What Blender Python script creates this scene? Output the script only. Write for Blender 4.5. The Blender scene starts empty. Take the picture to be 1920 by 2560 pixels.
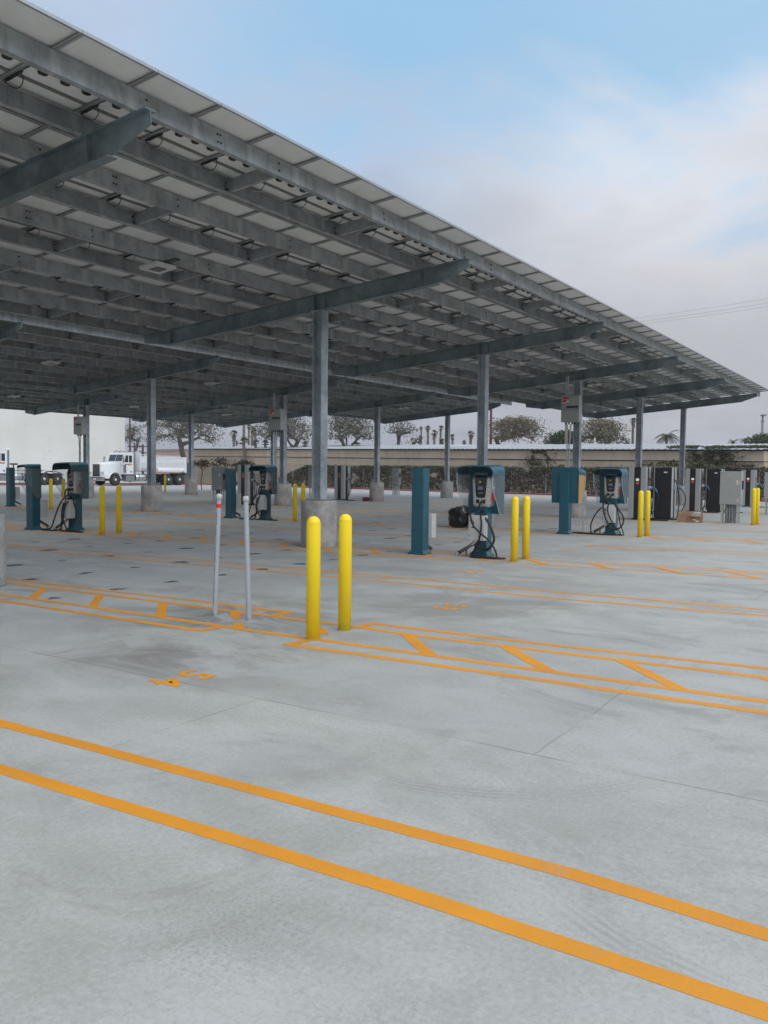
import bpy, bmesh, math, random
import numpy as np
from mathutils import Vector, Matrix, noise
random.seed(7)
R = math.radians; PI = math.pi
SC = bpy.context.scene; COL = SC.collection

# ------------------------------------------------------------------ camera, sky, sun, exposure
FPX, PITCH, ROLL, YAW, EYE = 2118.23, 0.0493, 0.0106, 0.5745, 1.6
fw = Vector((math.cos(YAW)*math.cos(PITCH), math.sin(YAW)*math.cos(PITCH), -math.sin(PITCH)))
rt0 = Vector((math.sin(YAW), -math.cos(YAW), 0)); up0 = rt0.cross(fw)
rt = rt0*math.cos(ROLL) + up0*math.sin(ROLL); up = -rt0*math.sin(ROLL) + up0*math.cos(ROLL)
cd = bpy.data.cameras.new('camera'); cam = bpy.data.objects.new('camera', cd); COL.objects.link(cam)
cam.matrix_world = Matrix((( rt.x, up.x, -fw.x, 0), (rt.y, up.y, -fw.y, 0), (rt.z, up.z, -fw.z, EYE), (0, 0, 0, 1)))
cd.sensor_fit = 'HORIZONTAL'; cd.sensor_width = 36; cd.lens = FPX/1920*36; cd.clip_start = .05; cd.clip_end = 3000
SC.camera = cam

SUN_EL, SUN_AZ = R(34), R(-112)          # azimuth measured from +X towards +Y
sdir = Vector((math.cos(SUN_EL)*math.cos(SUN_AZ), math.cos(SUN_EL)*math.sin(SUN_AZ), math.sin(SUN_EL)))
sl = bpy.data.lights.new('sun', 'SUN'); sl.energy = 0.95; sl.angle = R(32); sl.color = (1, .96, .9)
so = bpy.data.objects.new('sun', sl); COL.objects.link(so); so.rotation_euler = (-sdir).to_track_quat('-Z', 'Y').to_euler()

def ray(x, y): return (fw + rt*((x-960)/FPX) + up*((1280-y)/FPX))
def at(x, y, d): p = ray(x, y)*d; return Vector((p.x, p.y, p.z+EYE))          # pixel at a depth
def gnd(x, y): d = ray(x, y); t = -EYE/d.z; return Vector((d.x*t, d.y*t, 0))

class NT:
    """small helper to write node trees in few lines"""
    def __init__(s, tree): s.t = tree; s.n = tree.nodes; s.l = tree.links
    def new(s, typ, ins=None, **kw):
        nd = s.n.new(typ)
        for k, v in kw.items(): setattr(nd, k, v)
        for k, v in (ins or {}).items(): s.put(nd.inputs[k], v)
        return nd
    def put(s, sock, v):
        if hasattr(v, 'bl_rna') and hasattr(v, 'is_output'): s.l.new(v, sock)
        elif hasattr(v, 'outputs'): s.l.new(v.outputs[0], sock)
        else: sock.default_value = v
    def m(s, op, a, b=0.0, c=0.0, clamp=False):
        nd = s.n.new('ShaderNodeMath'); nd.operation = op; nd.use_clamp = clamp
        for i, v in enumerate((a, b, c)):
            s.put(nd.inputs[i], v)
        return nd.outputs[0]
    def vm(s, op, a, b=(0, 0, 0)):
        nd = s.n.new('ShaderNodeVectorMath'); nd.operation = op; s.put(nd.inputs[0], a); s.put(nd.inputs[1], b)
        return nd.outputs['Value'] if op in ('DOT_PRODUCT', 'LENGTH', 'DISTANCE') else nd.outputs[0]
    def mix(s, f, a, b, typ='MIX'):
        nd = s.n.new('ShaderNodeMix'); nd.data_type = 'RGBA'; nd.blend_type = typ
        s.put(nd.inputs[0], f); s.put(nd.inputs[6], a if not isinstance(a, tuple) else (*a[:3], 1)); s.put(nd.inputs[7], b if not isinstance(b, tuple) else (*b[:3], 1))
        return nd.outputs[2]
    def ramp(s, f, a, b, lo=0., hi=1.):
        nd = s.n.new('ShaderNodeMapRange'); nd.interpolation_type = 'SMOOTHSTEP'
        s.put(nd.inputs[0], f)
        for i, v in zip((1, 2, 3, 4), (a, b, lo, hi)): s.put(nd.inputs[i], v)
        return nd.outputs[0]
    def noise(s, vec, scale, detail=4, rough=.55, dist=0.):
        nd = s.new('ShaderNodeTexNoise', {'Scale': scale, 'Detail': detail, 'Roughness': rough, 'Distortion': dist})
        if vec is not None: s.put(nd.inputs['Vector'], vec)
        return nd.outputs[0]

W = bpy.data.worlds.new('World'); SC.world = W; W.use_nodes = True
w = NT(W.node_tree); w.n.clear()
tc = w.new('ShaderNodeTexCoord').outputs['Generated']
dirn = w.vm('NORMALIZE', tc)
sky = w.new('ShaderNodeTexSky', sky_type='NISHITA', sun_disc=False, sun_elevation=SUN_EL, sun_rotation=PI/2-SUN_AZ, air_density=1.0, dust_density=1.5, ozone_density=2.0)
sepz = w.new('ShaderNodeSeparateXYZ', {0: dirn}).outputs[2]
el = w.m('MAXIMUM', sepz, 0.02)
# cloud deck: stretch direction by 1/elevation, so that clouds lie on a flat layer
cvec = w.vm('SCALE', dirn); w.put(cvec.node.inputs['Scale'], w.m('DIVIDE', 1.0, w.m('ADD', el, 0.22)))
n1 = w.noise(cvec, 1.6, 6, .52, .4); n2 = w.noise(cvec, 3.4, 6, .52, .3)
# the clear patch above the canopy's edge, between the low cloud bank and the overhead deck
hole_dir = ray(1250, 60).normalized()
hd = w.vm('DOT_PRODUCT', dirn, tuple(hole_dir))
nz = w.m('ADD', w.m('MULTIPLY', w.m('SUBTRACT', n1, .5), .42), w.m('MULTIPLY', w.m('SUBTRACT', n2, .5), .20))
band = w.m('MULTIPLY', w.ramp(w.m('ADD', el, nz), .29, .43), w.ramp(w.m('ADD', el, w.m('MULTIPLY', nz, .6)), .62, .80, 1., 0.))
mask = w.m('MULTIPLY', band, w.ramp(w.m('ADD', hd, w.m('MULTIPLY', nz, .35)), .90, .992))
skc = w.new('ShaderNodeBackground', {'Color': w.mix(.70, sky, (3.5, 6.7, 9.6)), 'Strength': .106})
lum = w.m('ADD', w.ramp(el, 0., .55, .50, .71), w.ramp(el, .55, 1.0, 0., .32))
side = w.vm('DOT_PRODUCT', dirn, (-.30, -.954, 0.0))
gain = w.ramp(el, .10, .38, -.62, 1.0)   # unseen sky behind the camera: dimmed low down, boosted higher, to shape the light
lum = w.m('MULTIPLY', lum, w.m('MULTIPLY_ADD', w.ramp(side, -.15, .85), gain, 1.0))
wht = w.ramp(w.m('ADD', w.m('MULTIPLY', n2, .6), w.m('MULTIPLY', n1, .9)), .55, .98, .93, 1.13)
wht = w.m('ADD', wht, w.m('MULTIPLY', w.ramp(w.vm('DOT_PRODUCT', dirn, tuple(ray(1680, 250).normalized())), .985, 1.0), w.m('MULTIPLY', n2, .35)))
bank = w.ramp(w.vm('DOT_PRODUCT', dirn, tuple(ray(1800, 520).normalized())), .93, 1.0)
wht = w.m('ADD', wht, w.m('MULTIPLY', bank, .10))
low = w.ramp(el, .02, .42)
ccol = w.mix(low, (.92, .95, 1.07), (.75, .92, 1.19)); ccol = w.mix(w.ramp(n1, .5, .72, 0, .45), ccol, (.95, .97, 1.03)); ccol = w.mix(w.m('MULTIPLY', bank, .75), ccol, (1.0, 1.0, 1.03)); ccol = w.mix(w.ramp(el, .55, .9), ccol, (1.02, 1.0, .95))
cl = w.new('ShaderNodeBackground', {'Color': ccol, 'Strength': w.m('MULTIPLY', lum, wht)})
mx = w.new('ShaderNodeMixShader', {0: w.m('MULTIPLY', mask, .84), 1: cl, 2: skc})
w.new('ShaderNodeOutputWorld', {0: mx})
SC.view_settings.view_transform = 'Standard'; SC.view_settings.look = 'None'; SC.view_settings.exposure = 0.0; SC.view_settings.gamma = 1

# ------------------------------------------------------------------ materials
MATS = {}
def mat(name, col, rough=.6, metal=0., var=.0, vs=6., bump=0., bs=40., spec=.5, alpha=1., trans=0., emit=None, tint=None, coat=0.):
    if name in MATS: return MATS[name]
    m = bpy.data.materials.new(name); m.use_nodes = True; t = NT(m.node_tree)
    b = t.n['Principled BSDF']
    geo = t.new('ShaderNodeTexCoord').outputs['Object']
    c = (*col, 1)
    if var:
        n = t.noise(geo, vs, 6, .62); n2 = t.noise(geo, vs*5.3, 4, .6)
        f = t.ramp(t.m('ADD', t.m('MULTIPLY', n, .7), t.m('MULTIPLY', n2, .3)), .34, .66)
        lo = tuple(x*(1-var) for x in col); hi = tint if tint else tuple(min(1, x*(1+var*.7)) for x in col)
        c = t.mix(f, lo, hi)
        t.put(b.inputs['Roughness'], t.ramp(n2, .2, .8, max(.02, rough-.12), min(1, rough+.12)))
    else: b.inputs['Roughness'].default_value = rough
    t.put(b.inputs['Base Color'], c)
    b.inputs['Metallic'].default_value = metal; b.inputs['Specular IOR Level'].default_value = spec
    b.inputs['Coat Weight'].default_value = coat; b.inputs['Coat Roughness'].default_value = .15
    if alpha < 1: b.inputs['Alpha'].default_value = alpha
    if trans: b.inputs['Transmission Weight'].default_value = trans
    if emit: b.inputs['Emission Color'].default_value = (*emit[0], 1); b.inputs['Emission Strength'].default_value = emit[1]
    if bump:
        bn = t.new('ShaderNodeBump', {'Strength': bump, 'Distance': .01, 'Height': t.noise(geo, bs, 5, .65)})
        t.put(b.inputs['Normal'], bn)
    MATS[name] = m; return m

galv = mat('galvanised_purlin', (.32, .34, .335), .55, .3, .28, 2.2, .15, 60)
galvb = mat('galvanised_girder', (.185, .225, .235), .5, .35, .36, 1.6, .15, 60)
def _purlin_runs():
    t = NT(galv.node_tree); b = t.n['Principled BSDF']; P = t.new('ShaderNodeTexCoord').outputs['Object']; sp = t.new('ShaderNodeSeparateXYZ', {0: P})
    src = b.inputs['Base Color'].links[0].from_socket
    q = t.m('DIVIDE', t.m('SUBTRACT', sp.outputs[0], 5.4), .945); dx = t.m('MULTIPLY', t.m('ABSOLUTE', t.m('SUBTRACT', q, t.m('ROUND', q))), .945)
    n = t.noise(P, 14, 4, .6)
    run = t.m('MULTIPLY', t.ramp(t.m('ADD', dx, t.m('MULTIPLY', t.m('SUBTRACT', n, .5), .05)), .02, .075, 1., 0.), .55)
    c = t.mix(run, src, (.46, .47, .45))
    st = t.noise(t.vm('MULTIPLY', P, (9, 9, 1.2)), 1.0, 5, .6)
    c = t.mix(t.ramp(st, .52, .72, 0, .5), c, (.15, .15, .14))
    t.put(b.inputs['Base Color'], c)
_purlin_runs()
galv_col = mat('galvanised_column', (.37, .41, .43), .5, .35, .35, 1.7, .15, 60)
galv2 = mat('galvanised_conduit', (.5, .53, .54), .4, .7, .2, 8)
conc = mat('pier_concrete', (.37, .355, .33), .9, 0, .3, 2.6, .5, 50, spec=.2)
grout = mat('pier_grout', (.22, .2, .18), .95, 0, .3, 10, .5, 30, spec=.1)
backs = mat('module_backsheet', (.76, .765, .735), .55, 0, .06, 2.0)
frame_m = mat('module_frame', (.40, .41, .41), .45, .6, .1, 6)
glass_m = mat('module_glass', (.012, .018, .04), .12, 0, 0, coat=.5)
gap_m = mat('module_crossbar', (.19, .19, .18), .6, .2)
blackp = mat('black_plastic', (.012, .012, .013), .42)
rubber = mat('cable_rubber', (.014, .014, .015), .5)
yellow = mat('bollard_yellow', (1.0, .725, .010), .42, 0, .03, 5, .1, 60, coat=.1)
def _grime():
    t = NT(yellow.node_tree); b = t.n['Principled BSDF']; P = t.new('ShaderNodeTexCoord').outputs['Object']; sp = t.new('ShaderNodeSeparateXYZ', {0: P})
    src = b.inputs['Base Color'].links[0].from_socket; n = t.noise(P, 26, 5, .7); n2 = t.noise(t.vm('MULTIPLY', P, (1, 1, .25)), 16, 5, .7)
    g = t.m('MULTIPLY', t.ramp(sp.outputs[2], .0, .13, 1., 0.), t.ramp(n, .35, .6, .0, .45))
    g = t.m('MAXIMUM', g, t.m('MULTIPLY', t.ramp(n2, .66, .72), .35))
    t.put(b.inputs['Base Color'], t.mix(g, src, (.48, .34, .06)))
_grime()
pvc = mat('pvc_grey', (.37, .41, .435), .45, 0, .06, 9)
redp = mat('red_tape', (.72, .02, .03), .5)
teal = mat('teal_paint', (.009, .092, .128), .38, 0, .12, 3, .08, 90, coat=.25)
silver = mat('silver_shell', (.56, .54, .50), .33, .55, .08, 5)
gloss = mat('gloss_black', (.006, .006, .007), .12, 0, coat=.4)
screen = mat('grey_screen', (.09, .11, .13), .3, 0, emit=((.3, .36, .4), .12))
lightbox = mat('enclosure_white', (.60, .60, .57), .5, 0, .06, 4)
cabgrey = mat('enclosure_grey', (.27, .285, .27), .48, 0, .08, 3)
cablight = mat('enclosure_light_grey', (.36, .37, .345), .45, 0, .08, 3)
dcgrey = mat('dc_grey', (.42, .43, .42), .42, .1, .06, 4)
ink = mat('ink_black', (.01, .01, .01), .6)
white_p = mat('white_label', (.8, .8, .78), .6)
red_l = mat('red_label', (.6, .03, .04), .5)
clear = mat('clear_sheet', (.30, .36, .38), .12, 0, alpha=.20, spec=.4)
film = mat('kraft_film', (.52, .34, .15), .5, 0, .1, 5)
cleared = mat('sheet_edge', (.62, .66, .66), .3, 0, alpha=.9)
rededge = mat('sheet_edge_red', (.40, .05, .07), .4)
blueh = mat('blue_handle', (.05, .12, .22), .4)
chrome = mat('chrome', (.66, .67, .68), .16, .95)
trwhite = mat('truck_white', (.80, .81, .81), .28, 0, .04, 1, coat=.5)
tyre = mat('tyre_rubber', (.018, .018, .018), .8, 0, .2, 8)
darkm = mat('dark_chassis', (.02, .02, .022), .6)
winm = mat('window_glass', (.02, .035, .04), .08, 0, coat=.6)

# ------------------------------------------------------------------ mesh builder
class MB:
    def __init__(s): s.v = []; s.f = []; s.mi = []; s.sm = []; s.M = Matrix.Identity(4); s.cur = 0; s.smooth = False
    def add(s, vs, fs):
        o = len(s.v)
        for p in vs:
            q = s.M @ Vector(p); s.v.append((q.x, q.y, q.z))
        for f in fs: s.f.append(tuple(i+o for i in f)); s.mi.append(s.cur); s.sm.append(s.smooth)
        return s
    def box(s, x0, x1, y0, y1, z0, z1):
        v = [(x0, y0, z0), (x1, y0, z0), (x1, y1, z0), (x0, y1, z0), (x0, y0, z1), (x1, y0, z1), (x1, y1, z1), (x0, y1, z1)]
        return s.add(v, [(3, 2, 1, 0), (4, 5, 6, 7), (0, 1, 5, 4), (1, 2, 6, 5), (2, 3, 7, 6), (3, 0, 4, 7)])
    def bbox(s, x0, x1, y0, y1, z0, z1, b=.01):
        """box with chamfered vertical and top edges"""
        o = rrect(x0, x1, y0, y1, b, 2)
        i = rrect(x0+b*.7, x1-b*.7, y0+b*.7, y1-b*.7, b*.6, 2)
        s.loft([[(x, y, z0+b*.7) for x, y in o], [(x, y, z1-b*.7) for x, y in o], [(x, y, z1) for x, y in i]], caps=(False, True))
        s.loft([[(x, y, z0) for x, y in i], [(x, y, z0+b*.7) for x, y in o]], caps=(True, False)); return s
    def loft(s, rings, caps=(True, True), closed=True):
        n = len(rings[0]); v = [p for r in rings for p in r]; f = []
        for k in range(len(rings)-1):
            for i in range(n if closed else n-1):
                j = (i+1) % n; f.append((k*n+i, k*n+j, (k+1)*n+j, (k+1)*n+i))
        if caps[0]: f.append(tuple(reversed(range(n))))
        if caps[1]: f.append(tuple(range((len(rings)-1)*n, len(rings)*n)))
        return s.add(v, f)
    def cyl(s, a, b, r0, r1=None, n=16, caps=True):
        a = Vector(a); b = Vector(b); r1 = r0 if r1 is None else r1
        d = (b-a).normalized(); u = d.orthogonal().normalized(); w_ = d.cross(u)
        ring = lambda c, r: [tuple(c + (u*math.cos(2*PI*i/n) + w_*math.sin(2*PI*i/n))*r) for i in range(n)]
        old = s.smooth; s.smooth = True; s.loft([ring(a, r0), ring(b, r1)], (False, False)); s.smooth = False
        if caps:
            s.add(ring(a, r0), [tuple(reversed(range(n)))]); s.add(ring(b, r1), [tuple(range(n))])
        s.smooth = old; return s
    def lathe(s, prof, c=(0, 0, 0), n=32, cap=True):
        rings = [[(c[0]+r*math.cos(2*PI*i/n), c[1]+r*math.sin(2*PI*i/n), c[2]+z) for i in range(n)] for r, z in prof]
        return s.loft(rings, (cap, cap))
    def tube(s, pts, r, n=8, smooth_pts=True, rr=None):
        P = spline(pts) if smooth_pts and len(pts) > 2 else [Vector(p) for p in pts]
        rings = []; u = None
        for i, p in enumerate(P):
            d = (P[min(i+1, len(P)-1)] - P[max(i-1, 0)])
            if d.length < 1e-9: d = Vector((0, 0, 1))
            d.normalize()
            u = d.orthogonal().normalized() if u is None else (u - d*u.dot(d)).normalized()
            w_ = d.cross(u); q = r if rr is None else r + (rr-r)*i/(len(P)-1)
            rings.append([tuple(p + (u*math.cos(2*PI*k/n) + w_*math.sin(2*PI*k/n))*q) for k in range(n)])
        old = s.smooth; s.smooth = True; s.loft(rings); s.smooth = old; return s
    def prism(s, poly, axis, a, b):
        """poly of 2-D points extruded along an axis from a to b"""
        def P(p, t): return {'x': (t, p[0], p[1]), 'y': (p[0], t, p[1]), 'z': (p[0], p[1], t)}[axis]
        ar = sum(poly[i][0]*poly[(i+1) % len(poly)][1] - poly[(i+1) % len(poly)][0]*poly[i][1] for i in range(len(poly)))
        if (ar < 0) != (axis == 'y'): poly = poly[::-1]
        return s.loft([[P(p, a) for p in poly], [P(p, b) for p in poly]])
    def build(s, name, mats, parent=None, loc=None, rz=None):
        me = bpy.data.meshes.new(name); me.from_pydata(s.v, [], s.f)
        for m in (mats if isinstance(mats, (list, tuple)) else [mats]): me.materials.append(m)
        me.polygons.foreach_set('material_index', s.mi); me.polygons.foreach_set('use_smooth', s.sm); me.update()
        o = bpy.data.objects.new(name, me); COL.objects.link(o)
        if parent: o.parent = parent
        if loc is not None: o.location = loc
        if rz is not None: o.rotation_euler = (0, 0, rz)
        return o
def rrect(x0, x1, y0, y1, r, k=4):
    out = []
    for cx, cy, a in ((x1-r, y1-r, 0), (x0+r, y1-r, 90), (x0+r, y0+r, 180), (x1-r, y0+r, 270)):
        for i in range(k+1): t = R(a + 90*i/k); out.append((cx+r*math.cos(t), cy+r*math.sin(t)))
    return out
def spline(pts, k=8):
    P = [Vector(p) for p in pts]; P = [P[0]*2-P[1]] + P + [P[-1]*2-P[-2]]; out = []
    for i in range(1, len(P)-2):
        p0, p1, p2, p3 = P[i-1:i+3]
        for j in range(k):
            t = j/k; out.append(.5*((2*p1) + (p2-p0)*t + (2*p0-5*p1+4*p2-p3)*t*t + (3*p1-p0-3*p2+p3)*t*t*t))
    out.append(P[-2]); return out
def tag(o, label=None, cat=None, group=None, kind=None):
    if label: o['label'] = label
    if cat: o['category'] = cat
    if group: o['group'] = group
    if kind: o['kind'] = kind
    return o
def empty(name, loc, rz=0, label=None, cat=None, group=None):
    o = bpy.data.objects.new(name, None); COL.objects.link(o); o.location = loc; o.rotation_euler = (0, 0, rz); o.empty_display_size = .2
    return tag(o, label, cat, group)
CH = {}
def copy_tree(o, parent=None, loc=None, rz=None, label=None):
    kids = list(o.children) if o.name not in CH else CH[o.name]
    c = o.copy(); COL.objects.link(c); c.parent = parent
    for ch in kids: copy_tree(ch, c)
    if loc is not None: c.location = loc
    if rz is not None: c.rotation_euler = (0, 0, rz)
    if label: c['label'] = label
    return c
def text_mb(body, size, material, parent, loc, rot, name='lettering', depth=.0008, align='CENTER', bold=0., space=1.):
    cu = bpy.data.curves.new(name, 'FONT'); cu.body = body; cu.size = size; cu.align_x = align; cu.align_y = 'CENTER'; cu.extrude = depth; cu.space_character = space; cu.offset = bold
    t = bpy.data.objects.new(name, cu); COL.objects.link(t)
    dg = bpy.context.evaluated_depsgraph_get(); me = bpy.data.meshes.new_from_object(t.evaluated_get(dg)); bpy.data.objects.remove(t)
    me.materials.clear(); me.materials.append(material)
    o = bpy.data.objects.new(name, me); COL.objects.link(o); o.location = loc; o.rotation_euler = rot
    if parent: o.parent = parent
    return o
# ------------------------------------------------------------------ ground
def ground_mat():
    m = bpy.data.materials.new('yard_concrete'); m.use_nodes = True; t = NT(m.node_tree); b = t.n['Principled BSDF']
    P = t.new('ShaderNodeTexCoord').outputs['Object']
    sp = t.new('ShaderNodeSeparateXYZ', {0: P}); X, Y = sp.outputs[0], sp.outputs[1]
    wob = t.m('MULTIPLY', t.m('SUBTRACT', t.noise(P, 1.3, 3), .5), .05)
    # slab cells
    cx = t.m('DIVIDE', t.m('SUBTRACT', t.m('ADD', X, wob), 4.44), 3.58); ix = t.m('FLOOR', cx); fx = t.m('SUBTRACT', cx, ix)
    par = t.m('MULTIPLY', t.m('FRACT', t.m('MULTIPLY', ix, .5)), 2.0)
    cy = t.m('DIVIDE', t.m('SUBTRACT', t.m('ADD', Y, wob), t.m('ADD', 1.85, t.m('MULTIPLY', par, 2.04))), 4.4); iy = t.m('FLOOR', cy); fy = t.m('SUBTRACT', cy, iy)
    cell = t.new('ShaderNodeCombineXYZ', {0: ix, 1: iy}).outputs[0]
    wn = t.new('ShaderNodeTexWhiteNoise', {'Vector': cell}, noise_dimensions='3D').outputs[0]
    ex = t.m('MULTIPLY', t.m('MINIMUM', fx, t.m('SUBTRACT', 1.0, fx)), 3.58)
    ey = t.m('MULTIPLY', t.m('MINIMUM', fy, t.m('SUBTRACT', 1.0, fy)), 4.4)
    jx = t.ramp(ex, .003, .012, 1., 0.); jy = t.ramp(ey, .003, .014, .55, 0.)
    jn = t.ramp(t.noise(P, .9, 5), .36, .6, .1, 1.)
    joint = t.m('MULTIPLY', t.m('MAXIMUM', jx, jy), jn)
    # mottling
    st = t.vm('MULTIPLY', P, (1.25, .85, 1.0))
    big = t.noise(st, .5, 5, .6, .6); mid = t.noise(st, 1.5, 6, .66, .5); fine = t.noise(P, 36, 6, .75); speck = t.noise(P, 75, 3, .6)
    f = t.m('ADD', t.m('MULTIPLY', big, .26), t.m('ADD', t.m('MULTIPLY', mid, .36), t.m('MULTIPLY', fine, .38)))
    col = t.mix(t.ramp(f, .38, .60), (.348, .354, .336), (.475, .486, .468))
    col = t.mix(t.ramp(wn, 0, 1, 0., .42), col, (.33, .345, .345))
    bl = t.ramp(t.noise(st, .55, 4, .6, .4), .46, .62)
    col = t.mix(t.m('MULTIPLY', bl, .25), col, (.46, .48, .49))
    # faint brownish grime in patches
    st2 = t.noise(st, .8, 6, .7, 1.0)
    def blob(px, py, r0, r1, amt):
        d = t.vm('DISTANCE', P, (px, py, 0)); return t.ramp(d, r0, r1, amt, 0.)
    gm = t.m('MAXIMUM', blob(6.7, 6.2, .2, 2.6, 1.), blob(5.2, 5.4, .2, 1.9, .95))
    gm = t.m('MAXIMUM', gm, blob(9.2, 4.7, .5, 2.6, .6)); gm = t.m('MAXIMUM', gm, blob(3.4, 2.5, .1, 1.2, .35)); gm = t.m('MAXIMUM', gm, blob(11.5, 6.5, .5, 5.5, .45)); gm = t.m('MAXIMUM', gm, blob(14, 9, .5, 5.5, .45))
    gr = t.m('MULTIPLY', gm, t.ramp(st2, .37, .62)); gr = t.m('MAXIMUM', gr, t.m('MULTIPLY', t.ramp(st2, .50, .70), .45))
    col = t.mix(gr, col, (.205, .20, .185))
    # worn, pitted patch and pores
    pit = t.m('MULTIPLY', t.ramp(t.noise(P, 60, 4, .75), .50, .60), t.m('MAXIMUM', t.m('MAXIMUM', blob(2.15, 2.0, .05, .6, .75), blob(1.85, 1.2, .05, .6, .5)), .22))
    col = t.mix(pit, col, (.27, .28, .275))
    tiny = t.ramp(t.new('ShaderNodeTexVoronoi', {'Vector': P, 'Scale': 4.5}).outputs[0], .008, .016, .8, 0.)
    col = t.mix(tiny, col, (.06, .06, .06))
    col = t.mix(t.m('MULTIPLY', t.ramp(speck, .58, .75), .22), col, (.64, .66, .65))
    broom = t.noise(t.vm('MULTIPLY', P, (26, 2.2, 1)), 3.0, 3, .6); col = t.mix(t.ramp(broom, .5, .75, 0, .16), col, (.25, .26, .255)); col = t.mix(t.ramp(t.noise(P, 34, 4, .7), .54, .66, 0, .30), col, (.26, .27, .265))
    # tyre scuffs
    def arc(cx_, cy_, r, w_, a0, a1, amt):
        dx = t.m('SUBTRACT', X, cx_); dy = t.m('SUBTRACT', Y, cy_)
        d = t.m('SQRT', t.m('ADD', t.m('MULTIPLY', dx, dx), t.m('MULTIPLY', dy, dy)))
        d = t.m('ADD', d, t.m('MULTIPLY', t.m('SUBTRACT', mid, .5), .06)); band = t.ramp(t.m('ABSOLUTE', t.m('SUBTRACT', d, r)), w_*.3, w_*1.1, 1., 0.)
        tread = t.ramp(t.m('SINE', t.m('MULTIPLY', d, 2*PI/.042)), -.3, .5, .35, 1.)
        an = t.m('ARCTAN2', dy, dx); lim = t.m('MULTIPLY', t.ramp(an, a0, a0+.35), t.ramp(an, a1-.35, a1, 1., 0.))
        return t.m('MULTIPLY', t.m('MULTIPLY', band, tread), t.m('MULTIPLY', lim, t.m('MULTIPLY', t.ramp(mid, .38, .6), amt)))
    ar = t.m('MAXIMUM', arc(4.9, 2.35, 1.27, .12, -3.3, -1.9, .28), arc(3.75, .95, 1.02, .11, 2.5, 3.5, .0))
    ar = t.m('MAXIMUM', ar, arc(4.25, .25, 1.55, .12, 2.45, 3.1, .4))
    ar = t.m('MAXIMUM', ar, arc(4.4, -1.2, 3.4, .13, .9, 2.2, .0))
    col = t.mix(ar, col, (.16, .16, .155))
    # wet drip spots under the joints of the solar modules
    col_base = col; wetm = None
    for y0, ph in ((8.95, 6.45), (10.7, 8.24), (12.45, 8.19), (14.2, 8.2), (15.95, 8.2)):
        for row in (0, 13.45, 26.85):
            qx = t.m('DIVIDE', t.m('SUBTRACT', X, ph), .952); ixx = t.m('ROUND', qx); dx = t.m('MULTIPLY', t.m('SUBTRACT', qx, ixx), .952)
            dy = t.m('SUBTRACT', Y, y0+row); dd = t.m('SQRT', t.m('ADD', t.m('MULTIPLY', dx, dx), t.m('MULTIPLY', t.m('MULTIPLY', dy, dy), 1.5)))
            h = t.new('ShaderNodeTexWhiteNoise', {'W': t.m('ADD', ixx, y0*7.1+row)}, noise_dimensions='1D').outputs[0]
            k = t.ramp(t.m('ADD', dd, t.m('MULTIPLY', t.m('SUBTRACT', t.noise(P, 7, 4, .6), .5), .32)), .0, .028, 1., 0.)
            k = t.ramp(t.m('SUBTRACT', dd, t.m('ADD', t.m('MULTIPLY_ADD', h, .13, .05), t.m('MULTIPLY', t.m('SUBTRACT', t.noise(P, 7, 4, .6), .5), .3))), -.005, .02, 1., 0.)
            wetm = k if wetm is None else t.m('MAXIMUM', wetm, k)
            if row: pass
    xm = t.m('MULTIPLY', t.ramp(X, 5.6, 5.9), t.ramp(X, 46, 46.5, 1., 0.))
    wetm = t.m('MULTIPLY', wetm, xm)
    col = t.mix(t.m('MULTIPLY', wetm, .85), col, (.055, .055, .05))
    col = t.mix(t.m('MULTIPLY', joint, .48), col, (.12, .115, .10))
    t.put(b.inputs['Base Color'], col); b.inputs['Specular IOR Level'].default_value = .35
    t.put(b.inputs['Roughness'], t.mix(wetm, t.mix(t.ramp(f, .35, .65), (.72,)*3, (.84,)*3), (.45,)*3))
    hgt = t.m('SUBTRACT', t.m('ADD', t.m('MULTIPLY', fine, .5), t.m('MULTIPLY', speck, .35)), t.m('MULTIPLY', joint, 1.2))
    t.put(b.inputs['Normal'], t.new('ShaderNodeBump', {'Strength': .35, 'Distance': .006, 'Height': hgt}))
    return m
GM = ground_mat()
mb = MB(); mb.add([(-250, -300, 0), (800, -300, 0), (800, 700, 0), (-250, 700, 0)], [(0, 1, 2, 3)])
tag(mb.build('ground', GM), kind='structure')

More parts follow.
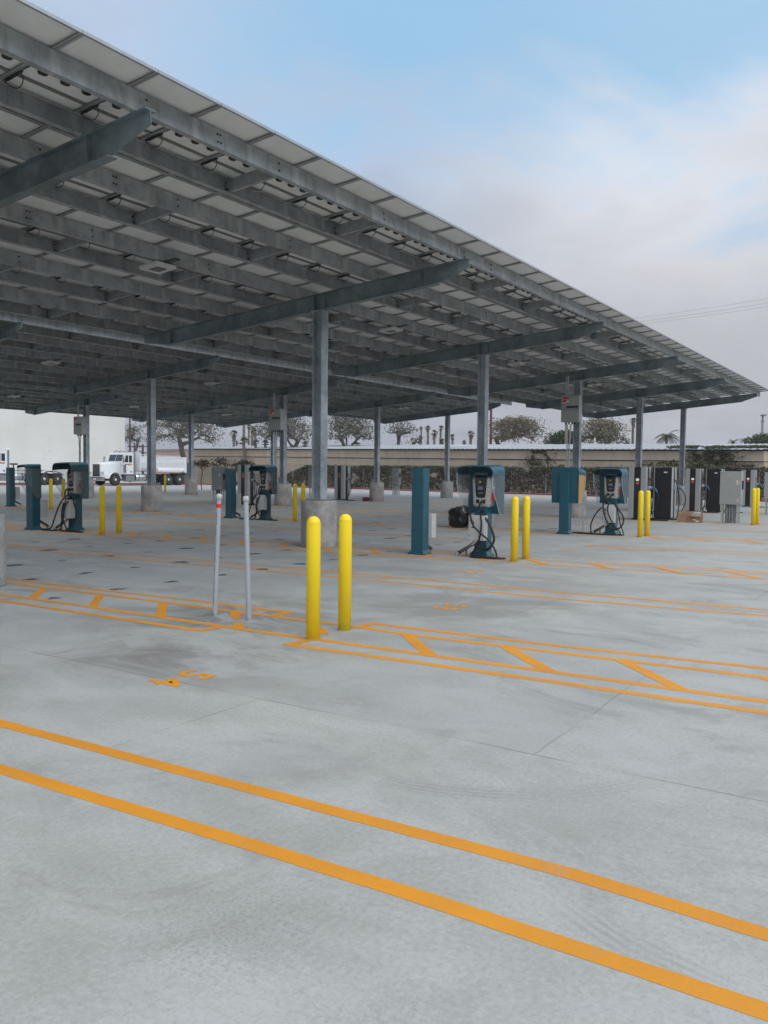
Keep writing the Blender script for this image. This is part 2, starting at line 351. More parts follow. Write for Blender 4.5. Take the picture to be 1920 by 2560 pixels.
def paint_mat():
    m = bpy.data.materials.new('line_paint'); m.use_nodes = True; t = NT(m.node_tree); b = t.n['Principled BSDF']
    P = t.new('ShaderNodeTexCoord').outputs['Object']
    n = t.noise(P, 1.1, 5, .6); f = t.noise(P, 45, 5, .75)
    col = t.mix(t.ramp(n, .38, .62), (.78, .315, .010), (.69, .28, .018))
    col = t.mix(t.ramp(f, .54, .72, 0., .55), col, (.40, .26, .11))
    col = t.mix(t.m('MULTIPLY', t.ramp(t.noise(P, 2.6, 6, .7), .56, .74), .30), col, (.36, .30, .22))
    t.put(b.inputs['Base Color'], col); b.inputs['Roughness'].default_value = .62
    t.put(b.inputs['Normal'], t.new('ShaderNodeBump', {'Strength': .6, 'Distance': .006, 'Height': f}))
    return m
PM = paint_mat()
ZP = .0012
def strip(mb, pts, wd=.095, z=ZP, dense=True):
    P = [Vector((p[0], p[1], 0)) for p in pts]
    if dense:
        Q = []
        for a, b in zip(P[:-1], P[1:]):
            k = max(1, int((b-a).length/(.05 if b.length < 12 else .3))); Q += [a.lerp(b, i/k) for i in range(k)]
        P = Q + [P[-1]]
    L, Rr = [], []
    for i, p in enumerate(P):
        d = (P[min(i+1, len(P)-1)]-P[max(i-1, 0)]).normalized(); n = Vector((-d.y, d.x, 0)); h = wd*.5*(1+.05*noise.noise(p*3.1)+.035*noise.noise(p*17)); j = .004*noise.noise(p*2.3+Vector((5, 5, 5)))+.0012*noise.noise(p*23)
        L.append(tuple(p+n*(h+j))[:2]+(z,)); Rr.append(tuple(p-n*(h-j))[:2]+(z,))
    v = L+Rr; k = len(L); mb.add(v, [(i, i+k, i+k+1, i+1) for i in range(k-1)]); return mb
# stall lines: pairs running along Y
mb = MB()
for a in ([(2.66, 16), (2.55, 8), (2.605, 4.1), (2.655, 2.72), (2.69, 1.72), (2.69, .95), (2.685, .355), (2.67, -2)],
          [(3.06, 16), (3.02, 8), (3.08, 4.83), (3.13, 3.2), (3.165, 2.03), (3.19, 1.13), (3.145, .425), (3.13, -2)],
          [(10.1, 24), (10.33, 15.82), (10.6, 10.67), (10.71, 7.36), (10.70, 4.12), (10.81, 1.58), (10.9, -1)],
          [(9.65, 24), (9.87, 15.12), (10.07, 10.13), (10.21, 7.02), (10.15, 3.91), (10.36, 1.51), (10.4, -1)],
          [(17.72, 6.28), (17.78, 5.2), (18.05, 2.68), (18.2, 0)], [(18.14, 6.25), (18.3, 5.2), (18.62, 2.76), (18.75, 0)], [(17.68, 6.27), (18.19, 6.24)],
          [(17.5, 9), (17.3, 15), (17, 25)], [(18, 9), (17.8, 15), (17.5, 25)],
          [(25.2, 5.2), (25.6, 1)], [(25.7, 5.2), (26.1, 1)], [(25, 8), (24.5, 25)], [(25.5, 8), (25, 25)]):
    strip(mb, a)
tag(mb.build('parking_lines', PM), kind='structure')
# hatched charger islands
def island(near, far, nearO, farO, bars, split, ends=True, wd=.095):
    mb = MB()
    for a in near + far + nearO + farO: strip(mb, a, wd)
    for k, b in enumerate(bars):
        (x0, y0), (x1, y1) = b; d = Vector((x1-x0, y1-y0)).normalized()*.03
        strip(mb, [(x0-d.x, y0-d.y), (x1+d.x, y1+d.y)], .105 if y0 > 4.5 else .115, ZP+.0008, dense=False)
    return mb
m1 = island([[(6.29, 4.97), (6.28, 6.33), (6.27, 8.1), (6.21, 9.67), (6.15, 12)], [(6.31, 4.80), (6.34, 3.57), (6.38, 2.44), (6.42, .92), (6.44, -1)]],
            [[(6.86, 12), (6.90, 10.4), (6.96, 8.8), (7.01, 7.0), (7.04, 5.5), (7.06, 4.86), (7.02, 4.2), (7.10, 2.73), (7.18, 1.05), (7.2, -1)]],
            [[(5.98, 6.05), (5.95, 7.46), (5.94, 9.28), (5.9, 12)], [(5.98, 4.86), (6.01, 4.0), (6.08, 2.35), (6.12, .87), (6.14, -1)]],
            [[(7.33, 5.99), (7.31, 7.37), (7.22, 8.9), (7.17, 10.97), (7.15, 12)], [(7.31, 4.83), (7.38, 2.84), (7.53, 1.09), (7.55, -1)]],
            [((6.24, 9.11), (6.92, 9.81)), ((6.24, 7.99), (6.96, 8.73)), ((6.29, 6.92), (6.99, 7.64)), ((6.25, 5.74), (6.49, 5.99)), ((6.69, 6.19), (7.04, 6.55)), ((6.56, 4.94), (7.0, 5.42)),
             ((6.33, 3.6), (6.99, 4.24)), ((6.40, 2.55), (7.06, 3.23)), ((6.43, 1.53), (7.13, 2.19)), ((6.5, .45), (7.18, 1.05)), ((6.2, 10.2), (6.9, 10.9))], 0)
for a in ([(5.95, 6.02), (6.33, 5.99)], [(7.38, 5.97), (6.99, 6.03)], [(5.93, 4.89), (6.36, 4.84)], [(6.98, 4.86), (7.36, 4.86)]): strip(m1, a, .095, ZP+.0008, dense=False)
tag(m1.build('island_markings', PM), kind='structure')
def isl2(x, y0, y1, split, drift):
    mb = MB(); f = lambda Y: x + drift(Y)
    ys = [y0 + i*1.0 for i in range(int(y1-y0)+1)]
    strip(mb, [(f(y), y) for y in ys]); strip(mb, [(f(y)+.72, y+.1) for y in ys])
    strip(mb, [(f(y)-.3, y) for y in ys if y > split+.5] or [(0, -50), (0, -51)]); strip(mb, [(f(y)+1.0, y) for y in ys if y < split-.5] or [(0, -50), (0, -51)])
    strip(mb, [(f(y)+1.02, y) for y in ys if y > split+.5] or [(0, -50), (0, -51)])
    k = 4.4 - 1.12*8
    while k < y1-1:
        if k > y0: strip(mb, [(f(k)-.02, k), (f(k)+.70, k+.68)], .12, ZP+.0015, dense=False)
        k += 1.12
    return mb
mb = isl2(13.75, -1, 24, 6.4, lambda Y: .085*(5.3-Y) if Y < 5.3 else -.045*(Y-5.3)); tag(mb.build('island_markings', PM), kind='structure')
mb = isl2(21.1, -1, 34, 6.4, lambda Y: .07*(5.3-Y) if Y < 5.3 else -.05*(Y-5.3)); tag(mb.build('island_markings', PM), kind='structure')
mb = isl2(28.6, 0, 34, 6.4, lambda Y: .07*(5.3-Y) if Y < 5.3 else -.03*(Y-5.3)); tag(mb.build('island_markings', PM), kind='structure')
mb = isl2(36.1, 0, 44, 6.4, lambda Y: .07*(5.3-Y) if Y < 5.3 else -.0*(Y-5.3)); tag(mb.build('island_markings', PM), kind='structure')
for body, x, y, s_ in (('54', 4.53, 4.76, .36), ('53', 8.76, 4.75, .36), ('52', 12.1, 6.16, .36), ('51', 16.4, 6.2, .36)):
    o = text_mb(body, s_*1.2, PM, None, (x, y, ZP+.0006), (0, 0, PI), 'stall_number', 0.0, bold=.008, space=1.25); tag(o, kind='structure')

# ------------------------------------------------------------------ solar canopies
BAY = 7.5213; X0 = 6.4806; ROWS = (10.664, 24.133, 37.537); ZG = 5.19; SL = R(5)
GX = [X0 + BAY*i for i in range(-1, 6)]
MS = Matrix.Translation((0, 0, ZG)) @ Matrix.Rotation(-SL, 4, 'X')
AA = [-3.27+1.905*k for k in range(5)]; BB = [a+.98 for a in AA]
PD, PF, PL, PT = .232, .075, .022, .005
def purlin_mb(x0, x1, yw, s):
    """cold-formed C: web at yw, flanges towards s"""
    mb = MB(); mb.M = MS
    y1 = yw + s*PF
    pr = [(yw, 0), (y1, 0), (y1, PL), (y1-s*PT, PL), (y1-s*PT, PT), (yw+s*PT, PT), (yw+s*PT, PD-PT), (y1-s*PT, PD-PT), (y1-s*PT, PD-PL), (y1, PD-PL), (y1, PD), (yw, PD)]
    mb.prism(pr, 'x', x0+.0015, x1-.0015)
    mb.cur = 1
    for xx in (x0+.10, x0+2.35, x0+4.9, x0+1.2):
        for dz in (.07, .165):
            for q in ((0, .05) if xx == x0+1.2 else (0,)):
                if xx < x1-.05: mb.cyl((xx+q, yw-s*.001, dz), (xx+q, yw-s*.012, dz), .013, n=6)
    return mb
def panel_mesh():
    mb = MB(); w2, l2 = .468, .9475
    mb.cur = 0; mb.add([(-w2+.01, -l2+.01, .026), (w2-.01, -l2+.01, .026), (w2-.01, l2-.01, .026), (-w2+.01, l2-.01, .026)], [(3, 2, 1, 0)])
    mb.cur = 1
    for a in ((-w2, -w2+.03, -l2, l2), (w2-.03, w2, -l2, l2), (-w2+.03, w2-.03, -l2, -l2+.028), (-w2+.03, w2-.03, l2-.028, l2)):
        mb.box(*a, 0, .002)
    for a in ((-w2, -w2+.003, -l2, l2), (w2-.003, w2, -l2, l2), (-w2+.003, w2-.003, -l2, -l2+.003), (-w2+.003, w2-.003, l2-.003, l2)):
        mb.box(*a, .002, .034)
    mb.cur = 2; mb.box(-w2+.03, w2-.03, .18, .215, .002, .024)
    mb.cur = 3; mb.add([(-w2, -l2, .0345), (w2, -l2, .0345), (w2, l2, .0345), (-w2, l2, .0345)], [(0, 1, 2, 3)])
    return mb
PMATS = [backs, frame_m, gap_m, glass_m]
def jbox_mesh():
    mb = MB(); o = [(.058, 0), (.04, .038), (-.036, .043), (-.056, .016), (-.056, -.016), (-.036, -.043), (.04, -.038)]
    mb.loft([[(x*.8, y*.8, -.012) for x, y in o], [(x, y, .0) for x, y in o], [(x, y, .0245) for x, y in o]]); return mb
def cable_mesh():
    mb = MB(); mb.tube([(0, -.42, .012), (.01, -.2, -.002), (-.005, -.02, .004), (.005, .12, .008)], .011, 5)
    mb.tube([(.005, .06, .0), (.0, .25, -.012), (.005, .34, .0)], .019, 6)
    mb.tube([(.03, .10, .0), (.07, .14, -.055), (.08, .24, -.09), (.05, .33, -.05), (.02, .38, .0)], .0055, 5); return mb
PX = [5.40 + .9450*k for k in range(-9, 43)]
PX = [x for x in PX if x < 45.4]
PYC = [-3.715+.9525+1.905*k for k in range(5)]
def canopy(Y0, label):
    root = empty('solar_canopy', (0, Y0, 0), 0, label, 'solar canopy', 'solar canopies over the parking bays')
    for i, x in enumerate(GX):
        mb = MB(); mb.M = Matrix.Translation((x, 0, 0))
        mb.lathe([(.366, 0), (.374, .02), (.374, .945), (.366, .96), (.354, .966)], n=48)
        p = mb.build('pier', conc, root); 
        for q in p.data.polygons: q.use_smooth = len(q.vertices) == 4
        g = MB(); g.M = Matrix.Translation((x, 0, .966)); g.cur = 0; g.bbox(-.2, .2, -.2, .2, -.004, .022, .01); g.build('grout_pad', grout, p)
        c = MB(); c.M = Matrix.Translation((x, 0, 0))
        c.box(-.19, .19, -.19, .19, .988, 1.008)
        c.box(-.1125, .1125, -.115, -.101, 1.008, 4.825); c.box(-.1125, .1125, .101, .115, 1.008, 4.825); c.box(-.006, .006, -.101, .101, 1.008, 4.825)
        c.box(-.13, .13, -.16, .16, 4.825, 4.842)
        col = c.build('column', galv_col, root)
        b = MB(); b.M = Matrix.Translation((x, 0, 0))
        for sx in (-.15, .15):
            for sy in (-.15, .15): b.cyl((sx, sy, 1.0), (sx, sy, 1.07), .013, n=8); b.cyl((sx, sy, 1.008), (sx, sy, 1.034), .026, n=6)
        b.build('anchor_bolts', galv2, col)
        g = MB(); M2 = Matrix.Translation((x, 0, 0)) @ MS; g.M = M2; D = .342
        y0, y1 = -3.41, 5.29
        g.box(-.075, .075, y0, y1, -.014, 0)
        web = [(y0, -.014), (y0, -.17), (y0+.68, -D+.014), (4.5, -D+.014), (y1, -.16), (y1, -.014)]
        g.prism(web, 'x', -.005, .005)
        g.box(-.075, .075, y0+.66, 4.52, -D, -D+.014)
        for ys in (-2.4, -.13, .13, 4.35):
            g.box(-.072, -.0052, ys-.006, ys+.006, -D+.0145, -.0145); g.box(.0052, .072, ys-.006, ys+.006, -D+.0145, -.0145)
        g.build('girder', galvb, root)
    for k in range(5):
        for yw, s in ((AA[k], 1), (BB[k], -1)):
            ends = [GX[0]-1.9] + GX[1:] + [GX[-1]+1.85]
            ends = [GX[0]-1.9] + [x-.02 for x in GX[1:-1]] + [GX[-1]+1.85]
            for a, b in zip(ends[:-1], ends[1:]): purlin_mb(a, b, yw, s).build('purlin', [galv, ink], root)
    br = None
    m = MB(); m.M = Matrix.Rotation(-SL, 4, 'X')
    for dx in (0,):
        yA, yB = .012, .968
        pr = [(0, .03), (.05, .03), (.05, .035), (.005, .035), (.005, .20), (.05, .20), (.05, .205), (0, .205)]
        m.loft([[(x, yA, z) for x, z in pr], [(x, yB, z) for x, z in pr]])
        m.box(-.03, -.0005, yA, yA+.006, .03, .205); m.box(-.03, -.0005, yB-.006, yB, .03, .205)
        m.cur = 1
        for z in (.07, .16): m.cyl((-.015, yB-.006, z), (-.015, yB-.02, z), .012, n=6); m.cyl((.025, yA+.25, .2), (.025, yA+.26, .2), .01, n=6)
    for i in range(0, 6):
        for dx in (2.35, 4.9):
            for k in range(5):
                pos = Matrix.Translation((GX[i]+dx, 0, 0)) @ MS @ Vector((0, AA[k], 0))
                if br is None: br = m.build('bridging_channel', [galv, ink], root); o = br
                else: o = br.copy(); COL.objects.link(o); o.parent = root
                o.location = pos
    # modules: the hundred that show largest as parts, the rest as one
    spots = []
    for x in PX:
        for yc in PYC:
            c = MS @ Vector((x+.472, yc, .236)); d = Vector((c.x, c.y+Y0, c.z-EYE)); dep = d.dot(fw)
            u = d.dot(rt)/dep*FPX+960 if dep > .5 else -1e6; v_ = 1280-d.dot(up)/dep*FPX if dep > .5 else -1e6
            vis = dep > .5 and -250 < u < 2200 and -250 < v_ < 1400
            spots.append(((0 if vis else 1), d.length**2, c))
    spots.sort(key=lambda q: q[:2]); proto = None; rest = MB()
    pm = panel_mesh()
    for n, (_, _, c) in enumerate(spots):
        if n < 100:
            if proto is None:
                proto = o = pm.build('solar_module', PMATS, root)
                js = []
                if Y0 < 12:
                    jb = jbox_mesh()
                    for q in (-.27, 0, .27):
                        j = js[0].copy() if js else jb.build('junction_box', blackp); 
                        if js: COL.objects.link(j)
                        j.parent = o; j.location = (q, -.045, 0); js.append(j)
                    cb = cable_mesh().build('cable', rubber, o, (-.44, .02, 0)); js.append(cb)
            else:
                o = proto.copy(); COL.objects.link(o); o.parent = root
                for j in js: k_ = j.copy(); COL.objects.link(k_); k_.parent = o
            o.location = c; o.rotation_euler = (-SL, 0, 0)
        else:
            rest.M = Matrix.Translation(c) @ Matrix.Rotation(-SL, 4, 'X')
            for fcs, mi in zip(range(1), range(1)): pass
            base = len(rest.v)
            for p in pm.v: q = rest.M @ Vector(p); rest.v.append(tuple(q))
            rest.f += [tuple(i+base for i in f) for f in pm.f]; rest.mi += pm.mi; rest.sm += pm.sm
    tag(rest.build('solar_modules', PMATS, root), kind='stuff')
    return root
for y, lb in zip(ROWS, ('nearest solar canopy, its high edge cutting across the open sky', 'middle solar canopy on steel columns behind the nearest canopy', 'farthest solar canopy on steel columns, in front of the white building')):
    canopy(y, lb)

# canopy lights, hung below the purlins
def light_fixture():
    r = empty('canopy_light', (0, 0, 0))
    m = MB(); m.M = Matrix.Rotation(-SL, 4, 'X'); m.bbox(-.23, .23, -.23, .23, -.085, -.02, .02); m.build('housing', mat('light_housing', (.55, .55, .52), .45), r)
    m = MB(); m.M = Matrix.Rotation(-SL, 4, 'X'); m.bbox(-.115, .115, -.115, .115, -.093, -.0755, .012); m.build('lens', mat('led_lens', (.03, .03, .028), .2), r)
    m = MB(); m.M = Matrix.Rotation(-SL, 4, 'X'); m.box(-.06, .06, -.5, .36, -.0195, -.003); m.box(-.1, .1, -.14, .0, -.0025, .07); m.build('mounting_bracket', blackp, r)
    return r
LL = [(1, 0, 'biggest square canopy light, under the nearest canopy, left of the near column'), (2, 0, 'square canopy light under the nearest canopy, to the right of the big near column'),
      (3, 0, 'square canopy light under the nearest canopy, between the third and fourth column from the left'), (4, 0, 'square canopy light under the nearest canopy, right of the inverter on its column'), (5, 0, 'square canopy light under the far right bay of the nearest canopy'),
      (2, 1, 'square canopy light under the middle canopy, leftmost of that canopy'), (3, 1, 'square canopy light under the middle canopy, just left of the big near column'), (4, 1, 'square canopy light under the middle canopy, just right of the big near column'), (5, 1, 'square canopy light in the last bay of the middle canopy'),
      (3, 2, 'square canopy light under the farthest canopy, above the white wall at the left edge'), (4, 2, 'square canopy light under the farthest canopy, above the dump truck'), (5, 2, 'square canopy light in the last bay of the farthest canopy')]
lp = light_fixture()
for n, (i, r_, lb) in enumerate(LL):
    yy = .76; pos = (GX[i]+3.86, ROWS[r_]+yy, ZG - math.tan(SL)*yy)
    o = lp if n == 0 else copy_tree(lp)
    o.location = pos; tag(o, lb, 'canopy light', 'lights under the solar canopies')

# inverter cabinets high on the columns
def inverter(loc, lb):
    r = empty('inverter', loc, 0, lb, 'inverter', 'inverters hung on the canopy columns')
    m = MB(); m.bbox(-.14, .14, -.33, .33, 0, .93, .012); m.build('housing', cablight, r)
    m = MB(); m.box(-.1485, -.1405, -.32, .32, .445, .455); m.bbox(-.146, -.14, -.30, .14, .49, .56, .002); m.build('front_slot', ink, r)
    for q in ((.05, .27, .80, .88), (.14, .27, .70, .78), (.18, .27, .60, .64)): m = MB(); m.box(-.145, -.1405, *q); m.build('warning_label', red_l, r)
    for q in ((.05, .13, .70, .75), (.14, .27, .655, .69)): m = MB(); m.box(-.145, -.1405, *q); m.build('rating_label', white_p, r)
    for y in (-.14, -.04, .08, .18): m = MB(); m.cyl((0, y, -.08), (0, y, 0), .028, n=10); m.build('cable_gland', blackp, r)
    m = MB()
    m.tube([(.03, .16, -.08), (.06, .16, -.2), (.08, .16, -.6), (.08, .16, -1.0)], .025, 8)
    m.cyl((.08, .16, -1.0), (.08, .16, -2.36), .028); m.build('conduit', galv2, r)
    m = MB(); m.cyl((.09, .09, -1.0), (.09, .09, -2.36), .028); m.tube([(.03, .02, -.08), (.06, .05, -.3), (.09, .09, -1.0)], .03, 8); m.build('conduit', galv2, r)
    for yy in (.22, .15): m = MB(); m.cyl((.04, yy, .93), (.04, yy, 1.62), .022); m.build('conduit', galv2, r)
    for zz in (.1, .8): m = MB(); m.box(.1405, .19, -.25, .2, zz, zz+.04); m.build('mounting_bracket', galv, r)
    return r
inverter((GX[4]-.31, ROWS[0]+.12, 3.36), 'grey inverter cabinet with red labels on a nearest canopy column, above two blue stations')
inverter((GX[4]-.31, ROWS[1]+.12, 3.30), 'grey inverter cabinet with red labels, high up just left of the big near column')
inverter((GX[4]-.31, ROWS[2]+.12, 3.30), 'grey inverter cabinet on the far left column, in front of the white building wall')
# ------------------------------------------------------------------ bollards
def bollard_proto():
    m = MB(); m.smooth = True
    pr = [(.066, 0), (.066, 1.085), (.0655, 1.088), (.0665, 1.091), (.064, 1.11), (.055, 1.132), (.04, 1.150), (.022, 1.160), (.006, 1.163)]
    m.lathe([(a, z) for a, z in pr], n=40)
    o = m.build('bollard', yellow)
    g = MB(); g.lathe([(.067, -.001), (.072, .0), (.068, .008), (.0665, .010)], n=32, cap=False); g.build('base_ring', mat('base_grime', (.34, .27, .05), .8), o)
    return o
BL = [((6.31, 4.87), 'nearer yellow bollard of the big pair in the foreground, left one'), ((6.85, 4.89), 'farther yellow bollard of the big pair in the foreground, right one'),
      ((13.87, 6.21), 'yellow bollard touching the coiled cable of the blue charger beside the black bag'), ((14.42, 6.23), 'yellow bollard just right of the one by the coiled cable, same height'),
      ((21.20, 6.10), 'left yellow bollard of the close pair in front of the black fast chargers'), ((21.70, 6.07), 'right yellow bollard of the close pair in front of the black fast chargers'),
      ((28.60, 4.70), 'left of the two overlapping yellow bollards at the right edge, beside grey cabinets'), ((29.12, 4.68), 'right of the two overlapping yellow bollards at the right edge, beside grey cabinets'),
      ((13.24, 16.55), 'yellow bollard right of the left-hand blue charger with the red-edged hood, left of its pair'), ((13.84, 16.68), 'yellow bollard before the concrete pier, right one of the pair by the left-hand charger'),
      ((20.36, 16.44), 'yellow bollard left of the big near pier, right of the middle blue charger'), ((20.90, 16.55), 'yellow bollard half hidden by the big near concrete pier'),
      ((19.80, 27.65), 'yellow bollard behind the left-hand charger, in front of the chrome truck wheel'), ((20.75, 28.2), 'yellow bollard seen between the left-hand charger body and the truck wheel'),
      ((39.3, 42.76), 'far yellow bollard standing before the rear wheels of the dump truck'), ((38.8, 43.65), 'far yellow bollard beside the column, in front of the dump truck')]
bp = bollard_proto()
CH[bp.name] = list(bp.children)
for i, (p, lb) in enumerate(BL):
    o = bp if i == 0 else copy_tree(bp)
    o.location = (*p, 0); o.rotation_euler = (0, 0, i*1.3); tag(o, lb, 'bollard', 'yellow bollards')
# ------------------------------------------------------------------ grey stub pipes
def stub(px, tx, band, lb):
    base = gnd(*px); d = (base-Vector((0, 0, EYE))).dot(fw); top = at(tx[0], tx[1], d)
    r = empty('conduit_stub', base, 0, lb, 'pipe', 'grey plastic pipes standing on the island'); ax = top-base
    m = MB(); m.cyl((0, 0, .035), ax*.955, .0262, n=24); m.build('pipe', pvc, r)
    m = MB(); m.smooth = True; L_ = ax.normalized(); q = ax.to_track_quat('Z', 'Y').to_matrix().to_4x4(); m.M = Matrix.Translation(ax*.955) @ q
    m.lathe([(.0265, 0), (.0315, .0), (.0315, .045), (.029, .056), (.012, .062) if band else (.03, .058)], n=24); m.build('cap', mat('pvc_light', (.56, .60, .62), .4), r)
    m = MB(); m.lathe([(.03, .0), (.03, .03), (.024, .036)], n=20); m.build('base_collar', galv2, r)
    if band:
        m = MB(); m.cyl(ax*.885, ax*.918, .0268, n=24, caps=False); m.build('tape_band', redp, r)
        m = MB(); random.seed(3)
        for k in range(46):
            f = .09+k*.0165
            if random.random() < .8: 
                c = ax*f; m.box(c.x-.0285, c.x-.0262, c.y-.003, c.y+.002, c.z, c.z+.008+.006*random.random())
        m.build('printed_text', ink, r)
    return r
stub((537, 1538), (548, 1235), True, 'grey plastic pipe with a red band near its domed top, left of the two')
stub((622, 1551), (614.5, 1240), False, 'grey plastic pipe with a flat cap and no band, right of the two')

# ------------------------------------------------------------------ blue charging stations (front looks to -X)
def post(r, h=1.60, dx=0):
    m = MB(); m.M = Matrix.Translation((dx, 0, 0)); m.bbox(-.17, .17, -.18, .18, .002, .014, .01)
    for sx in (-.14, .14):
        for sy in (-.15, .15): m.cyl((sx, sy, .014), (sx, sy, .045), .010, n=6)
    bp_ = m.build('base_plate', mat('plate_dark', (.04, .07, .08), .6, .3), r)
    m = MB(); m.M = Matrix.Translation((dx, 0, 0)); o = lambda a, b: rrect(-a, a, -b, b, .012, 2)
    m.loft([[(x, y, .014) for x, y in o(.148, .168)], [(x, y, .03) for x, y in o(.145, .163)], [(x, y, .085) for x, y in o(.115, .13)], [(x, y, h-.03) for x, y in o(.115, .13)], [(x, y, h) for x, y in o(.10, .13)]])
    m.cur = 1
    for z in (h-.09, h-.14):
        for y in (-.11, .11): m.cyl((-.1155, y, z), (-.1175, y, z), .005, n=6)
    m.build('post', [teal, galv2], r)
def box_unit(r, s):
    """control box on the s side (-1: front, +1: back), with its pipes"""
    x0, x1 = (-.26, -.117) if s < 0 else (.117, .28)
    m = MB(); m.bbox(x0, x1, -.15 if s < 0 else -.2, .18 if s < 0 else .16, .31, .775, .008); b = m.build('control_box', lightbox, r)
    xf = x0-.0005
    if s < 0:
        m = MB(); m.prism([(.055, .625), (.115, .625), (.085, .69)], 'x', xf-.0015, xf); m.build('warning_symbol', ink, b)
        m = MB(); m.prism([(.0815, .650), (.0885, .650), (.0905, .672), (.0795, .672)], 'x', xf-.0028, xf-.0016); m.box(xf-.0028, xf-.0016, .082, .088, .638, .645); m.build('warning_mark', lightbox, b)
        m = MB(); m.box(xf-.0015, xf, .055, .115, .54, .56); m.build('name_plate', ink, b)
        m = MB()
        for z in (.40, .68): m = MB(); m.cyl((xf-.006, .155, z), (xf, .155, z), .014, n=10); m.build('latch', cabgrey, b)
    sg = -1 if s < 0 else 1
    m = MB(); m.tube([(sg*.19, .05, .31), (sg*.20, .07, .27), (sg*.22, .12, .22)], .034, 10); m.build('pipe_elbow', chrome, r)
    e = (sg*.3, .36, .06) if s < 0 else (.42, -.02, .07)
    m = MB(); m.tube([e, (e[0]+.01*sg, e[1]+.03, .035), (e[0]+.01*sg, e[1]+.03, 0)], .036, 10); m.build('pipe_elbow', chrome, r)
    m = MB(); m.tube([(sg*.215, .11, .23), e], .034, 10, smooth_pts=False)
    m.build('flexible_conduit', mat('conduit_grey', (.10, .10, .10), .6, .3, .2, 20), r)
    if s < 0: m = MB(); m.tube([(sg*.26, .2, .14), (sg*.27, .21, .09), (sg*.27, .2, 0)], .017, 8); m.build('flexible_conduit', MATS['conduit_grey'], r)
def hood(r, edge, side=None, dp=.52, w2=.375, zt=1.72, rd=.13, zs=1.535):
    xb, xf = .125, .125-dp
    prof = []
    for a in range(0, 91, 15): prof.append((-w2+rd-rd*math.cos(R(a)), zt-rd+rd*math.sin(R(a))))
    prof = [(-w2, zs)] + prof; prof += [(-p[0], p[1]) for p in prof[::-1]]
    inn = [(p[0]*(1-.006/w2*1.2), p[1]-.007) for p in prof]; inn[0] = (-w2+.007, zs); inn[-1] = (w2-.007, zs)
    m = MB(); n = len(prof); k = 6
    ringO = [[(xb+(xf-xb)*i/k, p[0], p[1]-(.03*(i/k)**3)) for p in prof] for i in range(k+1)]
    ringI = [[(xb+(xf-xb)*i/k, p[0], p[1]-(.03*(i/k)**3)) for p in inn] for i in range(k+1)]
    m.smooth = True; m.loft([q for q in ringO], (False, False), closed=False); m.loft([q[::-1] for q in ringI], (False, False), closed=False); m.smooth = False
    for q, q2 in ((ringO[0], ringI[0]), (ringI[-1], ringO[-1])): m.loft([q, q2], (False, False), closed=False)
    for e in (0, -1): m.loft([[a[e] for a in ringO], [a[e] for a in ringI]], (False, False), closed=False)
    h = m.build('hood', teal, r)
    S = [(xb, 1.56), (xf+.005, 1.56), (xf+.004, 1.42), (xf+.02, 1.30), (xf+.07, 1.18), (xf+.17, 1.05), (xf+.24, .95), (xf+.28, .87), (xf+.33, .82), (xf+.40, .80), (xb, .80)]
    for sy in (-1, 1):
        m = MB(); y = sy*(w2-.009); m.prism(S, 'y', y-.0025, y+.0025)
        mt = (teal if side == 'teal' else film) if (side and sy == -1) else clear
        p = m.build('side_panel', mt, r)
        if side == 'film' and sy == -1: p['label'] = 'side panel still covered by tan film'
        e = MB(); pts = [(a, y, b) for a, b in S[1:-1]]; e.tube(pts, .0045, 5); e.build('panel_edge', edge, p)
    m = MB(); m.prism([(-w2+.012, .80), (w2-.012, .80)] + [(y*(1-.012/w2), z-.010) for y, z in prof[::-1]], 'x', xb-.012, xb-.003); m.box(xb-.06, xb-.0122, -w2+.015, w2-.015, .80, .812); m.box(xb-.0028, xb+.014, -w2+.02, w2-.02, .80, .83); m.box(xb-.0028, xb+.010, -w2+.012, -w2+.032, .831, 1.56); m.box(xb-.0028, xb+.010, w2-.032, w2-.012, .831, 1.56)
    m.build('back_panel', teal, r)
